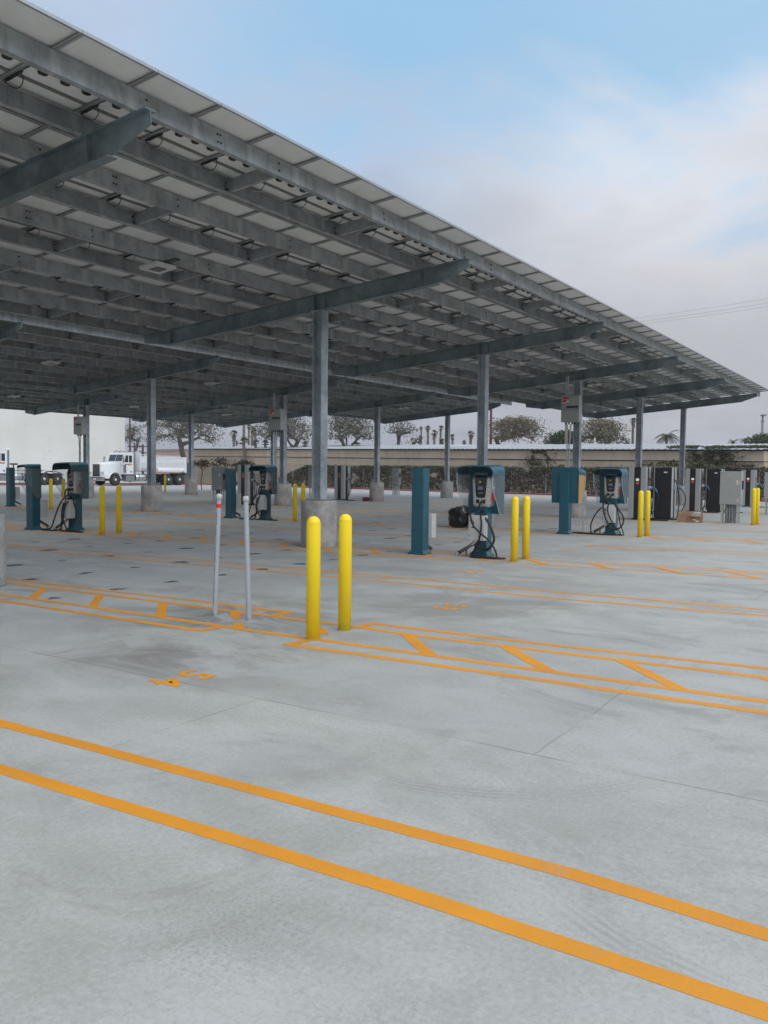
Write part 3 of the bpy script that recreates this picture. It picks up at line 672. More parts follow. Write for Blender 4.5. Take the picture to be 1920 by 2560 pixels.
def body(r, nplug):
    m = MB(); m.smooth = True
    def ring(x, tw, bw, zt, zb, rad):
        pts = rrect(-1, 1, -1, 1, rad, 4); out = []
        for a, b in pts:
            t = (b+1)/2; w_ = bw+(tw-bw)*t; out.append((x, a*w_*.5, zb+(zt-zb)*t))
        return out
    m.loft([ring(.118, .39, .34, 1.50, .93, .18), ring(-.02, .40, .35, 1.52, .92, .2), ring(-.085, .39, .34, 1.51, .925, .25), ring(-.118, .36, .31, 1.49, .94, .3), ring(-.128, .31, .27, 1.465, .96, .35)])
    b = m.build('charger_body', silver, r)
    m = MB(); m.smooth = True
    m.loft([ring(-.09, .27, .20, 1.535, 1.10, .3), ring(-.130, .265, .195, 1.52, 1.105, .3), ring(-.139, .235, .17, 1.49, 1.12, .35)]); m.build('front_panel', gloss, b)
    m = MB(); m.box(-.1415, -.1392, -.05, .05, 1.255, 1.315); m.build('screen', screen, b)
    m = MB(); m.box(-.1415, -.1392, -.012, .03, 1.385, 1.415); m.build('sticker', mat('sticker_yellow', (.65, .6, .06), .5), b)
    m = MB()
    for k in (-1, 0, 1): 
        for j in (0, 1): m.box(-.141, -.1392, k*.034-.012, k*.034+.012, 1.175+.02*j, 1.187+.02*j)
    m.build('keypad_icons', mat('icon_grey', (.25, .26, .26), .5), b)
    m = MB(); m.box(-.04, .04, -.1995, -.190, 1.05, 1.20); m.build('side_label', red_l, b)
    m = MB(); m.box(-.02, .04, -.2035, -.19, 1.27, 1.31); m.build('rating_label', white_p, b)
    for s in (-1, 1):
        m = MB(); m.bbox(-.135, -.11, s*.062-.034, s*.062+.034, 1.00, 1.07, .006); so_ = m.build('socket', blackp, b)
    ys = [-.062, .062][:nplug]
    for y in ys:
        m = MB(); m.tube([(-.13, y, 1.035), (-.19, y+.01, 1.03), (-.22, y+.03, .99), (-.225, y+.045, .90)], .026, 10, rr=.018); m.build('connector', blackp, r)
    for yy in (-.05, .05): m = MB(); m.cyl((-.02, yy, .93), (-.02, yy, .89), .03, n=10); m.build('cable_gland', blackp, b)
def L2(px, py, x=-.34): return (x, -(px-447)/880, (1990-py)/978)
def cables(r, sets):
    for pts, rad in sets:
        m = MB(); m.tube(pts, rad*1.22, 8); m.build('cable', rubber, r)
CB1 = [([(-.225, -.017, .90), L2(320, 1180, -.24), L2(345, 1290, -.28), L2(420, 1420), L2(540, 1540), L2(680, 1650), L2(765, 1750), L2(830, 1880), L2(858, 1985, -.36), (-.36, -.52, .02), (-.34, -.35, .018), (-.40, -.1, .018), (-.38, .04, .025), (-.32, .09, .06), L2(395, 1900, -.3), L2(450, 1780, -.27)], .0145),
       ([(-.02, -.05, .9), L2(510, 1230, -.25), L2(538, 1350, -.29), L2(535, 1500, -.3), L2(505, 1640, -.29), L2(470, 1760, -.28), L2(440, 1860, -.3), L2(385, 1990, -.34), (-.46, .0, .018), (-.47, -.25, .018), (-.42, -.48, .018), (-.3, -.6, .018)], .0135),
       ([(-.02, .05, .9), L2(520, 1210, -.2), L2(620, 1330, -.22), L2(705, 1480, -.24), L2(752, 1620, -.25), L2(735, 1730, -.26), L2(670, 1820, -.27), L2(580, 1858, -.27), L2(500, 1825, -.26), L2(462, 1770, -.25)], .019)]
CB2 = [([(-.225, -.017, .90), L2(330, 1180, -.25), L2(340, 1350, -.28), L2(400, 1550), L2(470, 1700), L2(560, 1830), L2(700, 1820), L2(800, 1700), L2(800, 1530, -.3), L2(700, 1370, -.28), L2(580, 1240, -.2), (-.02, -.05, .9)], .017),
       ([(-.225, .107, .90), L2(440, 1180, -.25), L2(430, 1350, -.28), L2(490, 1520), L2(560, 1660), L2(640, 1790), L2(740, 1900), L2(750, 1975), (-.34, -.36, .02), (-.4, -.0, .02), (-.38, .35, .02), (-.26, .75, .02), (-.34, .9, .02), (-.46, .6, .02), (-.46, .0, .02), (-.42, -.3, .02)], .0145),
       ([(-.02, .05, .9), L2(330, 1250, -.2), L2(200, 1400, -.24), L2(100, 1580, -.26), L2(50, 1760, -.28), L2(60, 1900, -.3), (-.36, .42, .05), (-.42, .3, .018), (-.5, 0, .018)], .0145),
       ([(-.02, -.05, .9), L2(620, 1300, -.22), L2(680, 1500, -.24), L2(720, 1700, -.25), L2(800, 1900, -.3), (-.36, -.42, .02), (-.42, -.2, .02)], .012)]
CB3 = [([(-.225, -.017, .90), L2(300, 1250, -.26), L2(200, 1450, -.3), L2(120, 1700, -.34), (-.4, .45, .05), (-.5, .65, .02), (-.62, .4, .02), (-.55, .1, .02), (-.3, .2, .03), L2(330, 1800, -.3), L2(330, 1560, -.3), L2(350, 1300, -.24), (-.04, .05, .9)], .0155),
       ([(-.225, .107, .90), L2(420, 1250, -.26), L2(360, 1450, -.3), L2(340, 1600, -.3), L2(440, 1800, -.32), L2(560, 1960, -.34), (-.4, -.3, .02), (-.4, -.75, .02), (-.48, -.85, .02), (-.52, -.4, .02), (-.46, 0, .02)], .0145),
       ([(-.02, -.05, .9), L2(650, 1260, -.22), L2(740, 1450, -.24), L2(760, 1620, -.25), L2(700, 1760, -.26), L2(600, 1800, -.27)], .017),
       ([(-.02, .05, .9), L2(520, 1300, -.3), L2(430, 1500, -.31), L2(370, 1700, -.3), L2(300, 1800, -.3)], .0135)]
def station(loc, rz, lb, boxside=-1, hd=True, charger=True, edge=cleared, side=None, cab=None, nplug=1, dp=.52, w2=.375, h=1.60, pdx=0, **hk):
    r = empty('charging_station', (*loc, 0), rz, lb, 'charging station', 'blue charging stations')
    post(r, h, pdx)
    if boxside: box_unit(r, boxside)
    if hd: hood(r, edge, side, dp, w2, **hk)
    if charger: body(r, nplug)
    if cab: cables(r, cab)
    return r
station((13.99, 8.23), 0, 'plain blue post without hood or charger, left of the black bag', 1, False, False, h=1.645)
station((14.42, 7.10), 0, 'blue charging station with clear hood and coiled black cable, right of the black bag', -1, cab=CB1, nplug=1)
st = station((21.06, 7.98), PI, 'blue charging station seen from behind, its right side panel covered in tan film', 0, charger=False, pdx=.085)
CHd = [c for c in st.children if c.name.startswith('side_panel')]
for c in CHd:
    if c.location.y >= 0 and c.data.vertices[0].co.y > 0: c.data.materials[0] = film; c['label'] = 'side panel still covered by tan film'
m = MB(); m.cyl((-.35, .33, 0), (-.35, .33, .8), .014); m.build('thin_pipe', pvc, st)
station((21.66, 6.98), 0, 'blue charging station with two black cables, in front of the black fast chargers', -1, cab=CB2, nplug=2)
station((13.16, 19.10), 0, 'blue station post with a small open hood and no charger, at the far left', 1, charger=False, edge=rededge, dp=.46, w2=.16, h=1.60, zt=1.66, rd=.05, zs=1.585)
station((13.75, 18.22), 0, 'blue charging station with red-edged hood and tangled cables, left, in front of the trucks', -1, cab=CB3, nplug=2, edge=rededge)
station((20.24, 30.83), 0, 'plain blue post nearest the left edge, in front of the white truck tank', 1, False, False, h=1.55)
station((20.31, 19.06), 0, 'plain blue post just left of the capped grey pipe', 1, False, False, h=1.56)
station((20.62, 17.85), 0, 'blue charging station with cables and hood, directly behind the grey pipes', -1, cab=CB3[:3], nplug=2, edge=rededge)

# ------------------------------------------------------------------ tall fast chargers (front looks to -X)
def fast(loc, rz, lb, lit=True, w2=.30, h=1.80, cab=True):
    r = empty('fast_charger', (*loc, 0), rz, lb, 'fast charger', 'tall grey and black fast chargers')
    m = MB(); m.bbox(-.24, .30, -w2+.02, w2-.02, .10, h-.01, .01); m.box(-.2, .26, -w2+.06, w2-.06, .03, .10); m.build('cabinet', blackp, r)
    for s in (-1, 1):
        m = MB(); m.bbox(-.27, -.2405, min(s*w2, s*w2*.38), max(s*w2, s*w2*.38), .06, h, .008); m.bbox(-.2402, -.10, s*w2-.018 if s > 0 else s*w2, s*w2 if s > 0 else s*w2+.018, .06, h, .004); m.build('front_cover', dcgrey, r)
        m = MB(); m.bbox(.10, .31, s*w2-.018 if s > 0 else s*w2, s*w2 if s > 0 else s*w2+.018, .10, h, .004); m.build('side_trim', dcgrey, r)
    m = MB(); m.box(-.2432, -.2405, -w2*.30, w2*.30, .74, 1.46); m.box(-.246, -.2434, -w2*.30, w2*.30, .735, .745); m.box(-.246, -.2434, -w2*.32, -w2*.30, .745, 1.46); m.box(-.246, -.2434, w2*.30, w2*.32, .745, 1.46); b = m.build('user_panel', mat('panel_brown_black', (.03, .025, .02), .3), r)
    m = MB(); m.box(-.2455, -.2434, -.05, .05, 1.33, 1.41); m.build('screen', mat('lit_screen', (.3, .3, .3), .3, emit=((1, .93, .8), .55)) if lit else screen, b)
    m = MB(); m.box(-.2455, -.2434, -.05, .05, 1.22, 1.29); m.build('card_reader', mat('reader_glow', (.3, .05, .02), .3, emit=((1, .16, .05), .25)), b)
    m = MB(); m.cyl((-.271, -w2*.62, 1.45), (-.276, -w2*.62, 1.45), .02, n=12); m.build('key_lock', mat('brass', (.3, .16, .05), .4, .6), r)
    for sx in (-.16, .2):
        for sy in (-w2+.08, w2-.08): m = MB(); m.box(sx-.05, sx+.05, sy-.04, sy+.04, 0, .03); m.build('levelling_foot', galv2, r)
    m = MB(); m.box(.3005, .304, .02, .14, 1.61, 1.65); m.build('rating_label', white_p, r)
    if cab:
        for s in cab:
            y = s*w2
            m = MB(); m.bbox(-.08, .06, min(y, y+s*.09), max(y, y+s*.09), 1.05, 1.16, .01); m.cyl((-.01, y+s*.09, 1.11), (-.01, y+s*.15, 1.11), .045, n=14); m.build('connector_holster', chrome, r)
            m = MB(); m.tube([(-.01, y+s*.14, 1.11), (-.02, y+s*.20, 1.10), (-.03, y+s*.27, 1.03), (-.035, y+s*.32, .94)], .042, 10, rr=.026); m.build('connector', blueh, r)
            m = MB(); m.tube([(-.035, y+s*.32, .94), (-.05, y+s*.36, .80), (-.08, y+s*.34, .55), (-.1, y+s*.22, .3), (-.12, y+s*.1, .15), (-.14, y+s*.16, .05), (-.2, y+s*.4, .02), (-.26, y+s*.75, .02)], .018, 8); m.build('cable', rubber, r)
            m = MB(); m.tube([(.1, y, 1.42), (.08, y+s*.08, 1.3), (.02, y+s*.14, 1.0), (-.02, y+s*.17, .6), (-.04, y+s*.13, .25), (-.08, y+s*.06, .06), (-.2, y-s*.1, .02), (-.3, y+s*.3, .02), (-.24, y+s*.7, .02)], .017, 8); m.build('cable', rubber, r)
    return r
fast((29.05, 8.42), 0, 'grey fast charger with dark centre, first from the left behind the bollard pair', cab=(-1,))
fast((29.45, 7.66), PI, 'black back of a fast charger, left of the cardboard box', cab=(1, -1))
fast((36.52, 8.33), 0, 'grey fast charger with lit screen, behind and above the cardboard box', cab=(-1,))
fast((36.85, 7.56), PI, 'black back of a fast charger partly hidden by the big grey cabinet', cab=(1,))
fast((44.4, 7.55), 0, 'farthest grey fast charger, between the two big grey cabinets', cab=(-1,))
fast((36.3, 26.15), 0, 'far grey fast charger seen just right of the big near column', False, cab=(-1,), h=1.82)
fast((28.35, 25.65), 0, 'far fast charger standing behind the capped grey pipe and the middle blue post', False, cab=(-1,), h=1.78)

# ------------------------------------------------------------------ electrical cabinets on legs
def cabinet(loc, lb, mt, w=.66, h0=.6, h1=1.68, dp=.30, back=True, rz=0):
    r = empty('disconnect_cabinet', (*loc, 0), rz, lb, 'electrical cabinet', 'grey electrical cabinets on legs'); y = w/2
    m = MB(); m.bbox(-dp/2+.02, dp/2, -y, y, h0, h1, .008); m.build('housing', mt, r)
    m = MB(); m.bbox(-dp/2-.004, -dp/2+.0195, -y+.008, y-.008, h0+.01, h1-.01, .006); d = m.build('door', mt, r)
    for q in ((-y+.08, -y+.16, h1-.42, h1-.28), (-y+.07, -y+.12, h0+.08, h0+.2), (.0, .09, h1-.12, h1-.105)): m = MB(); m.box(-dp/2-.0065, -dp/2-.0045, *q); m.build('label', mat('label_cream', (.62, .58, .46), .6), d)
    m = MB(); m.bbox(-.05, .04, -y-.04, -y-.0005, h0+.5, h1-.3, .006); m.build('switch_handle', blackp, r)
    for yy in (-y+.06, y-.10):
        for xx in (-.11, .08): m = MB(); m.box(xx, xx+.04, yy, yy+.05, 0, h0-.001); m.build('leg', mat('leg_cream', (.50, .52, .46), .5, .3), r)
    if back: m = MB(); m.box(-.0, .07, -y+.16, y-.16, 0, h0-.001); m.build('riser_duct', galv, r)
    for yy in (-.06, .03, .11): m = MB(); m.cyl((-.04, yy, 0), (-.04, yy, h0), .025, n=10); m.build('riser_conduit', galv2 if not back else galv, r)
    return r
cabinet((29.35, 5.52), 'big light grey electrical cabinet on legs, nearest one, right of the cardboard box', cablight)
cabinet((36.7, 5.25), 'light grey electrical cabinet cut off by the right edge of the photo', cablight, w=.8)
cabinet((28.4, 27.40), 'grey electrical cabinet on legs between the far column and the banded grey pipe', cabgrey, w=.62, h1=1.66)
cabinet((36.5, 28.1), 'grey electrical cabinet just left of the big near column', cabgrey, w=.7, h1=1.68)
cabinet((46.2, 29.0), 'small far grey electrical cabinet left of the tall blue post', cabgrey, w=.52, h0=.62, h1=1.72, back=False)
m = MB(); m.bbox(-.15, .15, -.17, .17, .62, 1.62, .01)
tag(m.build('junction_cabinet', mat('cabinet_dark', (.16, .18, .18), .5), None, (28.6, 26.85, 0)), 'darker grey cabinet right beside the far grey electrical cabinet on legs', 'electrical cabinet')

# ------------------------------------------------------------------ black bag, carton, red box
bm = bmesh.new(); bmesh.ops.create_icosphere(bm, subdivisions=4, radius=1)
for v in bm.verts:
    p = v.co.copy(); l4 = (abs(p.x)**4.5+abs(p.y)**4.5+abs(p.z)**4.5)**(1/4.5); c = p/l4; t = (c.z+1)/2
    wd = .215+.035*math.sin(t*2.2)
    az = math.atan2(p.y, p.x); fold = .022*math.sin(7*az+3*t)*(.3+t) + .012*math.sin(17*az-5*t)
    q = Vector((c.x*(wd-.01), c.y*(wd+.02), .285+c.z*.285)); q += Vector((c.x, c.y, 0))*(fold + noise.noise(c*2.4)*.045 + noise.noise(c*6)*.02)
    if t > .8: q.z += .12*noise.noise(Vector((c.x*1.7, c.y*1.7, 5))) - .05*c.y
    q.z = max(0, q.z); v.co = q
me = bpy.data.meshes.new('trash_bag'); bm.to_mesh(me); bm.free(); me.materials.append(mat('bag_plastic', (.005, .005, .006), .36, 0, 0, bump=.5, bs=14)); 
for p in me.polygons: p.use_smooth = True
o = bpy.data.objects.new('trash_bag', me); COL.objects.link(o); o.location = (21.25, 11.22, 0); tag(o, 'black plastic bag on the ground, left of the blue charger with white box', 'bag')
card = mat('cardboard', (.34, .215, .125), .8, 0, .15, 4)
r = empty('cardboard_box', (28.72, 6.66, 0), R(8), 'low open cardboard box lying before the black fast charger', 'box')
m = MB(); m.box(-.16, .16, -.40, .36, 0, .008)
for a in ((-.16, -.155, -.40, .36), (.155, .16, -.40, .36), (-.155, .155, -.40, -.395), (-.155, .155, .355, .36)): m.box(*a, .008, .25)
m.build('carton', card, r)
m = MB(); m.add([(-.16, -.39, .251), (-.16, -.03, .251), (-.27, -.04, .215), (-.27, -.38, .205)], [(0, 1, 2, 3)]); m.add([(.16, -.39, .251), (.16, .35, .251), (.20, .34, .35), (.2, -.38, .36)], [(0, 1, 2, 3)]); m.add([(-.15, -.401, .25), (.15, -.401, .25), (.15, -.47, .22), (-.15, -.48, .23)], [(0, 1, 2, 3)]); m.build('flap', card, r)
m = MB(); m.box(-.1625, -.1605, -.29, -.20, .03, .075); m.box(-.1625, -.1605, -.20, -.12, .08, .11); m.build('shipping_label', white_p, r)
m = MB(); m.box(-.1622, -.1605, .06, .075, .008, .25); m.build('packing_tape', mat('tape_brown', (.2, .1, .05), .3), r)
m = MB(); random.seed(5); m.smooth = True
m.loft([[( .05*math.cos(a)*(1+.4*noise.noise(Vector((a, k, 0)))), -.2+.13*math.sin(a)*(1+.4*noise.noise(Vector((a*2, k, 3)))), .2+k*.05) for a in [2*PI*i/14 for i in range(14)]] for k in range(4)]); m.build('plastic_wrap', mat('clear_wrap', (.7, .72, .74), .25, alpha=.45), r)
m = MB(); m.bbox(-.12, .12, -.14, .14, 0, .2, .012); m.box(-.03, .03, -.05, .05, .2, .215)
tag(m.build('toolbox', mat('toolbox_red', (.10, .012, .015), .5), None, (36.0, 24.42, 0)), 'small dark red box on the ground touching a concrete pier', 'box')
# ------------------------------------------------------------------ curb, fence, ivy, storage building (local x runs along the curb, -y away from the yard)
FO = Vector((54.0, 12.0, 0)); FA = math.atan2(48, 6.3); FM = Matrix.Translation(FO) @ Matrix.Rotation(FA, 4, 'Z')
m = MB(); m.M = FM; m.bbox(-30, 48.4, -.16, 0, 0, .10, .012); m.cur = 1; m.box(-30, 48.4, .0005, .004, .0, .095)
tag(m.build('curb', [mat('curb_concrete', (.62, .62, .60), .8, 0, .1, 2), mat('curb_red', (.25, .015, .03), .6, 0, .15, 2)]), kind='structure')
a = FM @ Vector((48.4, 0, 0)); b = gnd(10, 1211)
m = MB(); dv = (b-a); L_ = dv.length; m.M = Matrix.Translation(a) @ Matrix.Rotation(math.atan2(dv.y, dv.x), 4, 'Z'); m.box(0, L_+30, 0, .3, 0, .12)
tag(m.build('curb', mat('curb_red2', (.42, .03, .04), .6, 0, .15, 2)), kind='structure')
m = MB(); m.M = FM; m.add([(-60, -90, .012), (48.2, -90, .012), (48.2, -.17, .012), (-60, -.17, .012)], [(0, 1, 2, 3)])
tag(m.build('planting_strip', mat('bare_soil', (.12, .10, .075), .95, 0, .4, 1.5, .5, 8)), kind='structure')

def wallmat(name, c, mort, bw, bh, var):
    m = bpy.data.materials.new(name); m.use_nodes = True; t = NT(m.node_tree); b = t.n['Principled BSDF']
    P = t.new('ShaderNodeTexCoord').outputs['Object']; sp = t.new('ShaderNodeSeparateXYZ', {0: P})
    uv = t.new('ShaderNodeCombineXYZ', {0: sp.outputs[0], 1: sp.outputs[2]}).outputs[0]
    n = t.noise(P, .7, 6, .6); s_ = t.noise(t.vm('MULTIPLY', P, (2.2, 2.2, .25)), 1., 5, .6)
    br = t.new('ShaderNodeTexBrick', {'Vector': uv, 'Scale': 1.0, 'Mortar Size': .012, 'Brick Width': bw, 'Row Height': bh, 'Color1': (*c, 1), 'Color2': (*[x*.93 for x in c], 1), 'Mortar': (*mort, 1)})
    col = t.mix(t.ramp(n, .35, .65, 0, var), br.outputs[0], tuple(x*.6 for x in c)); col = t.mix(t.ramp(s_, .52, .72, 0, var), col, tuple(x*.4 for x in c))
    t.put(b.inputs['Base Color'], col); b.inputs['Roughness'].default_value = .9; b.inputs['Specular IOR Level'].default_value = .2; return m
tan = wallmat('tan_block', (.58, .47, .35), (.50, .40, .29), 1.2, .4, .30)
sb = empty('storage_building', FO, FA, 'long low tan block storage building with a corrugated roof behind the ivy fence', 'building')
x0, x1 = -2.7, 55.0; ez = lambda x: 3.20+.0090*x; gz = lambda x: 2.42+.0085*x
def slab(m, xa, xb, za0, za1, zb0, zb1, y0, y1):
    m.loft([[(xa, y0, za0), (xa, y1, za0), (xa, y1, za1), (xa, y0, za1)], [(xb, y0, zb0), (xb, y1, zb0), (xb, y1, zb1), (xb, y0, zb1)]])
m = MB(); slab(m, x0, x1, 0, gz(x0)-.05, 0, gz(x1)-.05, -12, -3.5); m.build('lower_wall', tan, sb)
m = MB(); slab(m, x0, x1, gz(x0), ez(x0)-.14, gz(x1), ez(x1)-.14, -12, -3.42); m.build('upper_wall', tan, sb)
m = MB(); slab(m, x0+.02, x1-.02, gz(x0)-.0495, gz(x0)-.0005, gz(x1)-.0495, gz(x1)-.0005, -11.9, -3.47); slab(m, x0+.02, x1-.02, ez(x0)-.139, ez(x0)-.05, ez(x1)-.139, ez(x1)-.05, -11.9, -3.6); m.build('painted_shadow_gap', mat('painted_shadow_dark', (.03, .027, .025), .9), sb)  # near-black strips: shadow under the ledge and eave put into the colour
m = MB(); NX = int((x1-x0)/.07); rows = []
for yy, dz in ((-3.18, -.03), (-12.2, .58)):
    rows.append([(x0-.2+i*.07, yy, ez(x0+i*.07)+dz+.028*math.sin(2*PI*i*.07/.42)) for i in range(NX+6)])
k = len(rows[0]); v = rows[0]+rows[1]+[(p[0], p[1], p[2]-.015) for p in rows[0]]+[(p[0], p[1], p[2]-.015) for p in rows[1]]
f = [(i, i+k, i+k+1, i+1) for i in range(k-1)] + [(i+2*k, i+2*k+1, i+3*k+1, i+3*k) for i in range(k-1)] + [(i, i+1, i+2*k+1, i+2*k) for i in range(k-1)]
m.smooth = True; m.add(v, f); m.build('roof', mat('corrugated_roof', (.44, .46, .49), .5, .25, .22, .25), sb)
m = MB(); m.M = Matrix.Identity(4); m.box(-3.6, -2.75, -9, -4.6, 0, 2.7); m.box(-9, -3.6, -9, -6, 0, 2.75)
tag(m.build('side_wall', tan, None, FO, FA), 'lower tan wall beyond the right end of the storage building', 'wall')
# chain link fence
fr = empty('chain_link_fence', FO, FA, 'chain link fence overgrown with dry ivy in front of the tan building', 'fence')
m0 = None
for k in range(22):
    if m0 is None: m = MB(); m.cyl((0, 0, 0), (0, 0, 2.02), .03, n=8); m.lathe([(.034, 2.02), (.034, 2.05), (.01, 2.07)], n=8); m0 = o = m.build('post', galv2, fr)
    else: o = m0.copy(); COL.objects.link(o); o.parent = fr
    o.location = (-9+k*2.85, -.62, 0)
m = MB()
for z in (1.99, 1.02, .1): m.cyl((-9, -.62, z), (50.5, -.62, z), .021 if z > .5 else .008, n=6)
m.build('rail', mat('rail_dull', (.22, .22, .21), .6, .3), fr)
wm = bpy.data.materials.new('chain_link'); wm.use_nodes = True; t = NT(wm.node_tree); bs = t.n['Principled BSDF']; P = t.new('ShaderNodeTexCoord').outputs['Object']; sp = t.new('ShaderNodeSeparateXYZ', {0: P})
u1 = t.m('PINGPONG', t.m('ADD', sp.outputs[0], sp.outputs[2]), .035); u2 = t.m('PINGPONG', t.m('SUBTRACT', sp.outputs[0], sp.outputs[2]), .035)
t.put(bs.inputs['Alpha'], t.ramp(t.m('MINIMUM', u1, u2), .002, .004, 1., 0.)); bs.inputs['Base Color'].default_value = (.13, .13, .12, 1)
m = MB(); m.add([(-9, -.595, .05), (50.5, -.595, .05), (50.5, -.595, 1.98), (-9, -.595, 1.98)], [(0, 1, 2, 3)]); m.build('mesh', wm, fr)

# foliage
def leafmat(name, c1, c2, c3=None, sc=.9):
    m = bpy.data.materials.new(name); m.use_nodes = True; t = NT(m.node_tree); b = t.n['Principled BSDF']
    P = t.new('ShaderNodeTexCoord').outputs['Object']; n = t.noise(P, sc, 4, .6); n2 = t.noise(P, 7, 3, .6)
    col = t.mix(t.ramp(n, .38, .62), c1, c2); col = t.mix(t.ramp(n2, .5, .7), col, c3 or c1)
    t.put(b.inputs['Base Color'], col); b.inputs['Roughness'].default_value = .65; b.inputs['Specular IOR Level'].default_value = .25; return m
dry = leafmat('dry_ivy', (.085, .062, .045), (.125, .095, .07), (.055, .045, .03), .35)
grn = leafmat('green_ivy', (.055, .07, .025), (.10, .105, .04), (.11, .08, .045), .5)
oak = leafmat('tree_leaves', (.15, .135, .085), (.20, .175, .105), (.24, .18, .10), .5)
oak2 = leafmat('dark_tree_leaves', (.12, .125, .09), (.16, .16, .11), (.10, .105, .08), .5)
bush = leafmat('bush_leaves', (.04, .07, .03), (.07, .11, .04), (.12, .14, .05), .5)
palmg = leafmat('palm_leaves', (.09, .115, .07), (.13, .145, .085), (.15, .14, .09), .5)
bark = mat('bark', (.13, .118, .105), .95, 0, .35, 3, .5, 20)
palmt = mat('palm_trunk', (.19, .155, .135), .95, 0, .3, 3)
class LeafMB(MB):
    def leaf(s, c, a, rs):
        u = Vector((rs.gauss(0, 1), rs.gauss(0, 1), rs.gauss(0, 1))).normalized(); v = u.orthogonal().normalized()
        v = (Matrix.Rotation(rs.random()*6.28, 3, u) @ v); w_ = u.cross(v); b = a*(.45+.3*rs.random())
        o = len(s.v)
        for p in (c-v*a, c-w_*b*.8, c+v*a, c+w_*b): s.v.append(tuple(p))
        s.f.append((o, o+1, o+2, o+3)); s.mi.append(s.cur); s.sm.append(False)
rs = random.Random(11)
def ivy_h(x):   # height of the vines along the fence
    h = 1.95 + .22*noise.noise(Vector((x*.35, 0, 0))) + .12*noise.noise(Vector((x*1.3, 2, 0)))
    if x > 35: h *= max(.15, 1-(x-35)*.16)
    if -3 < x < 1: h += .25
    return h
m = LeafMB()
for _ in range(46000):
    x = rs.uniform(-10, 47); h = ivy_h(x); zz = h*math.sqrt(rs.random()) if rs.random() < .5 else h*rs.random()
    dens = noise.noise(Vector((x*.6, zz*1.1, 4)))
    if x > 38 and dens < .0: continue
    if dens < -.42: continue
    y = -.48 - rs.random()*.55 + .22*noise.noise(Vector((x*.9, zz*1.3, 0)))
    m.cur = 1 if (zz > h-.28 and noise.noise(Vector((x*.25, 9, 0))) > -.2) or rs.random() < .1 else 0
    m.leaf(Vector((x, y, zz)), rs.uniform(.05, .125), rs)
for _ in range(380):     # bare vine stems
    x = rs.uniform(-10, 47); h = ivy_h(x)*rs.uniform(.6, 1.05); m.cur = 2
    pts = [(x, -.85, 0)]; 
    for k in range(1, 5): pts.append((x+rs.uniform(-.3, .3)*k*.6, -.8-rs.random()*.2, h*k/4))
    m.tube(pts, .012, 3, smooth_pts=False)
iv = m.build('ivy', [dry, grn, mat('vine_stem', (.10, .075, .055), .9)], None, FO, FA); tag(iv, kind='stuff')
# climbing vine over the right end of the building and its roof
m = LeafMB()
for _ in range(7500):
    k = rs.random()
    if k < .45: x = rs.gauss(.2, .75); z = rs.uniform(1.2, 3.3); y = -3.36+rs.random()*.12; x += (z-2)*.35
    elif k < .8: x = rs.uniform(-3.1, 3.6); y = -3.5-rs.random()*2.0; z = ez(x)+.03+rs.random()*.14 + (-(y+3.5))*.05
    else: x = rs.gauss(2.5, 2.2); z = rs.uniform(1.7, 2.3)+.25*math.exp(-((x-2)**2)/2); y = -3.3+rs.random()*.5
    if noise.noise(Vector((x*1.2, z*1.6, y))) < -.12: continue
    m.cur = 0 if rs.random() < .75 else 1; m.leaf(Vector((x, y, z)), rs.uniform(.05, .11), rs)
tag(m.build('climbing_vine', [grn, dry], None, FO, FA), 'green climbing vine over the right end of the tan building and its roof', 'vine')
m = LeafMB()
for _ in range(900):
    x = 13.2+rs.gauss(0, .5); z = 1.9+rs.random()*1.3; x -= (z-2)*.3
    if noise.noise(Vector((x*2, z*2, 7))) > .0: m.leaf(Vector((x, -3.33+rs.random()*.08, z)), rs.uniform(.05, .12), rs)
for k in range(14):
    pts = [(12.5+rs.random()*1.5, -3.36, 1.8)]; 
    for j in range(4): pts.append((pts[-1][0]+rs.uniform(-.1, .45), -3.36, pts[-1][2]+rs.uniform(.05, .4)))
    m.cur = 1; m.tube(pts, .014, 3, smooth_pts=False)
tag(m.build('climbing_vine', [grn, mat('vine_stem', (.1, .07, .05))], None, FO, FA), 'sparse green vine on the tan wall just right of the inverter column', 'vine')

def skeleton(base, top, center, rad, ntips, seed, r0, low=-.35, tipr=.026):
    """grow limbs from the trunk top to tips scattered through an ellipsoid"""
    q = random.Random(seed); nodes = [base, base.lerp(top, .5)+Vector((q.uniform(-.1, .1), q.uniform(-.1, .1), 0)), top]; par = [-1, 0, 1]; tips = []
    T = []
    while len(T) < ntips:
        d = Vector((q.gauss(0, 1), q.gauss(0, 1), q.gauss(0, 1))).normalized(); d.z = d.z if d.z > low else abs(d.z)
        T.append(center + Vector((d.x*rad[0], d.y*rad[1], d.z*rad[2]))*(q.random()**.38))
    T.sort(key=lambda p: (p-top).length + q.uniform(-.3, .3))
    for p in T:
        best = min(range(2, len(nodes)), key=lambda i: (nodes[i]-p).length + (.22*(nodes[i]-top).length if nodes[i].z < p.z+.8 else 9))
        a = nodes[best]; n = max(2, int((p-a).length/.7)); prev = best
        for k in range(1, n+1):
            c = a.lerp(p, k/n); c.z += .10*math.sin(PI*k/n)*(p-a).length*.6
            if k < n: c += Vector((q.gauss(0, .10), q.gauss(0, .10), q.gauss(0, .07)))
            nodes.append(c); par.append(prev); prev = len(nodes)-1
        tips.append(prev)
    cnt = [0]*len(nodes)
    for t_ in tips:
        i = t_
        while i >= 0: cnt[i] += 1; i = par[i]
    mx = cnt[0]; rr = [max(tipr, r0*(c/mx)**.48) for c in cnt]
    return nodes, par, rr, tips
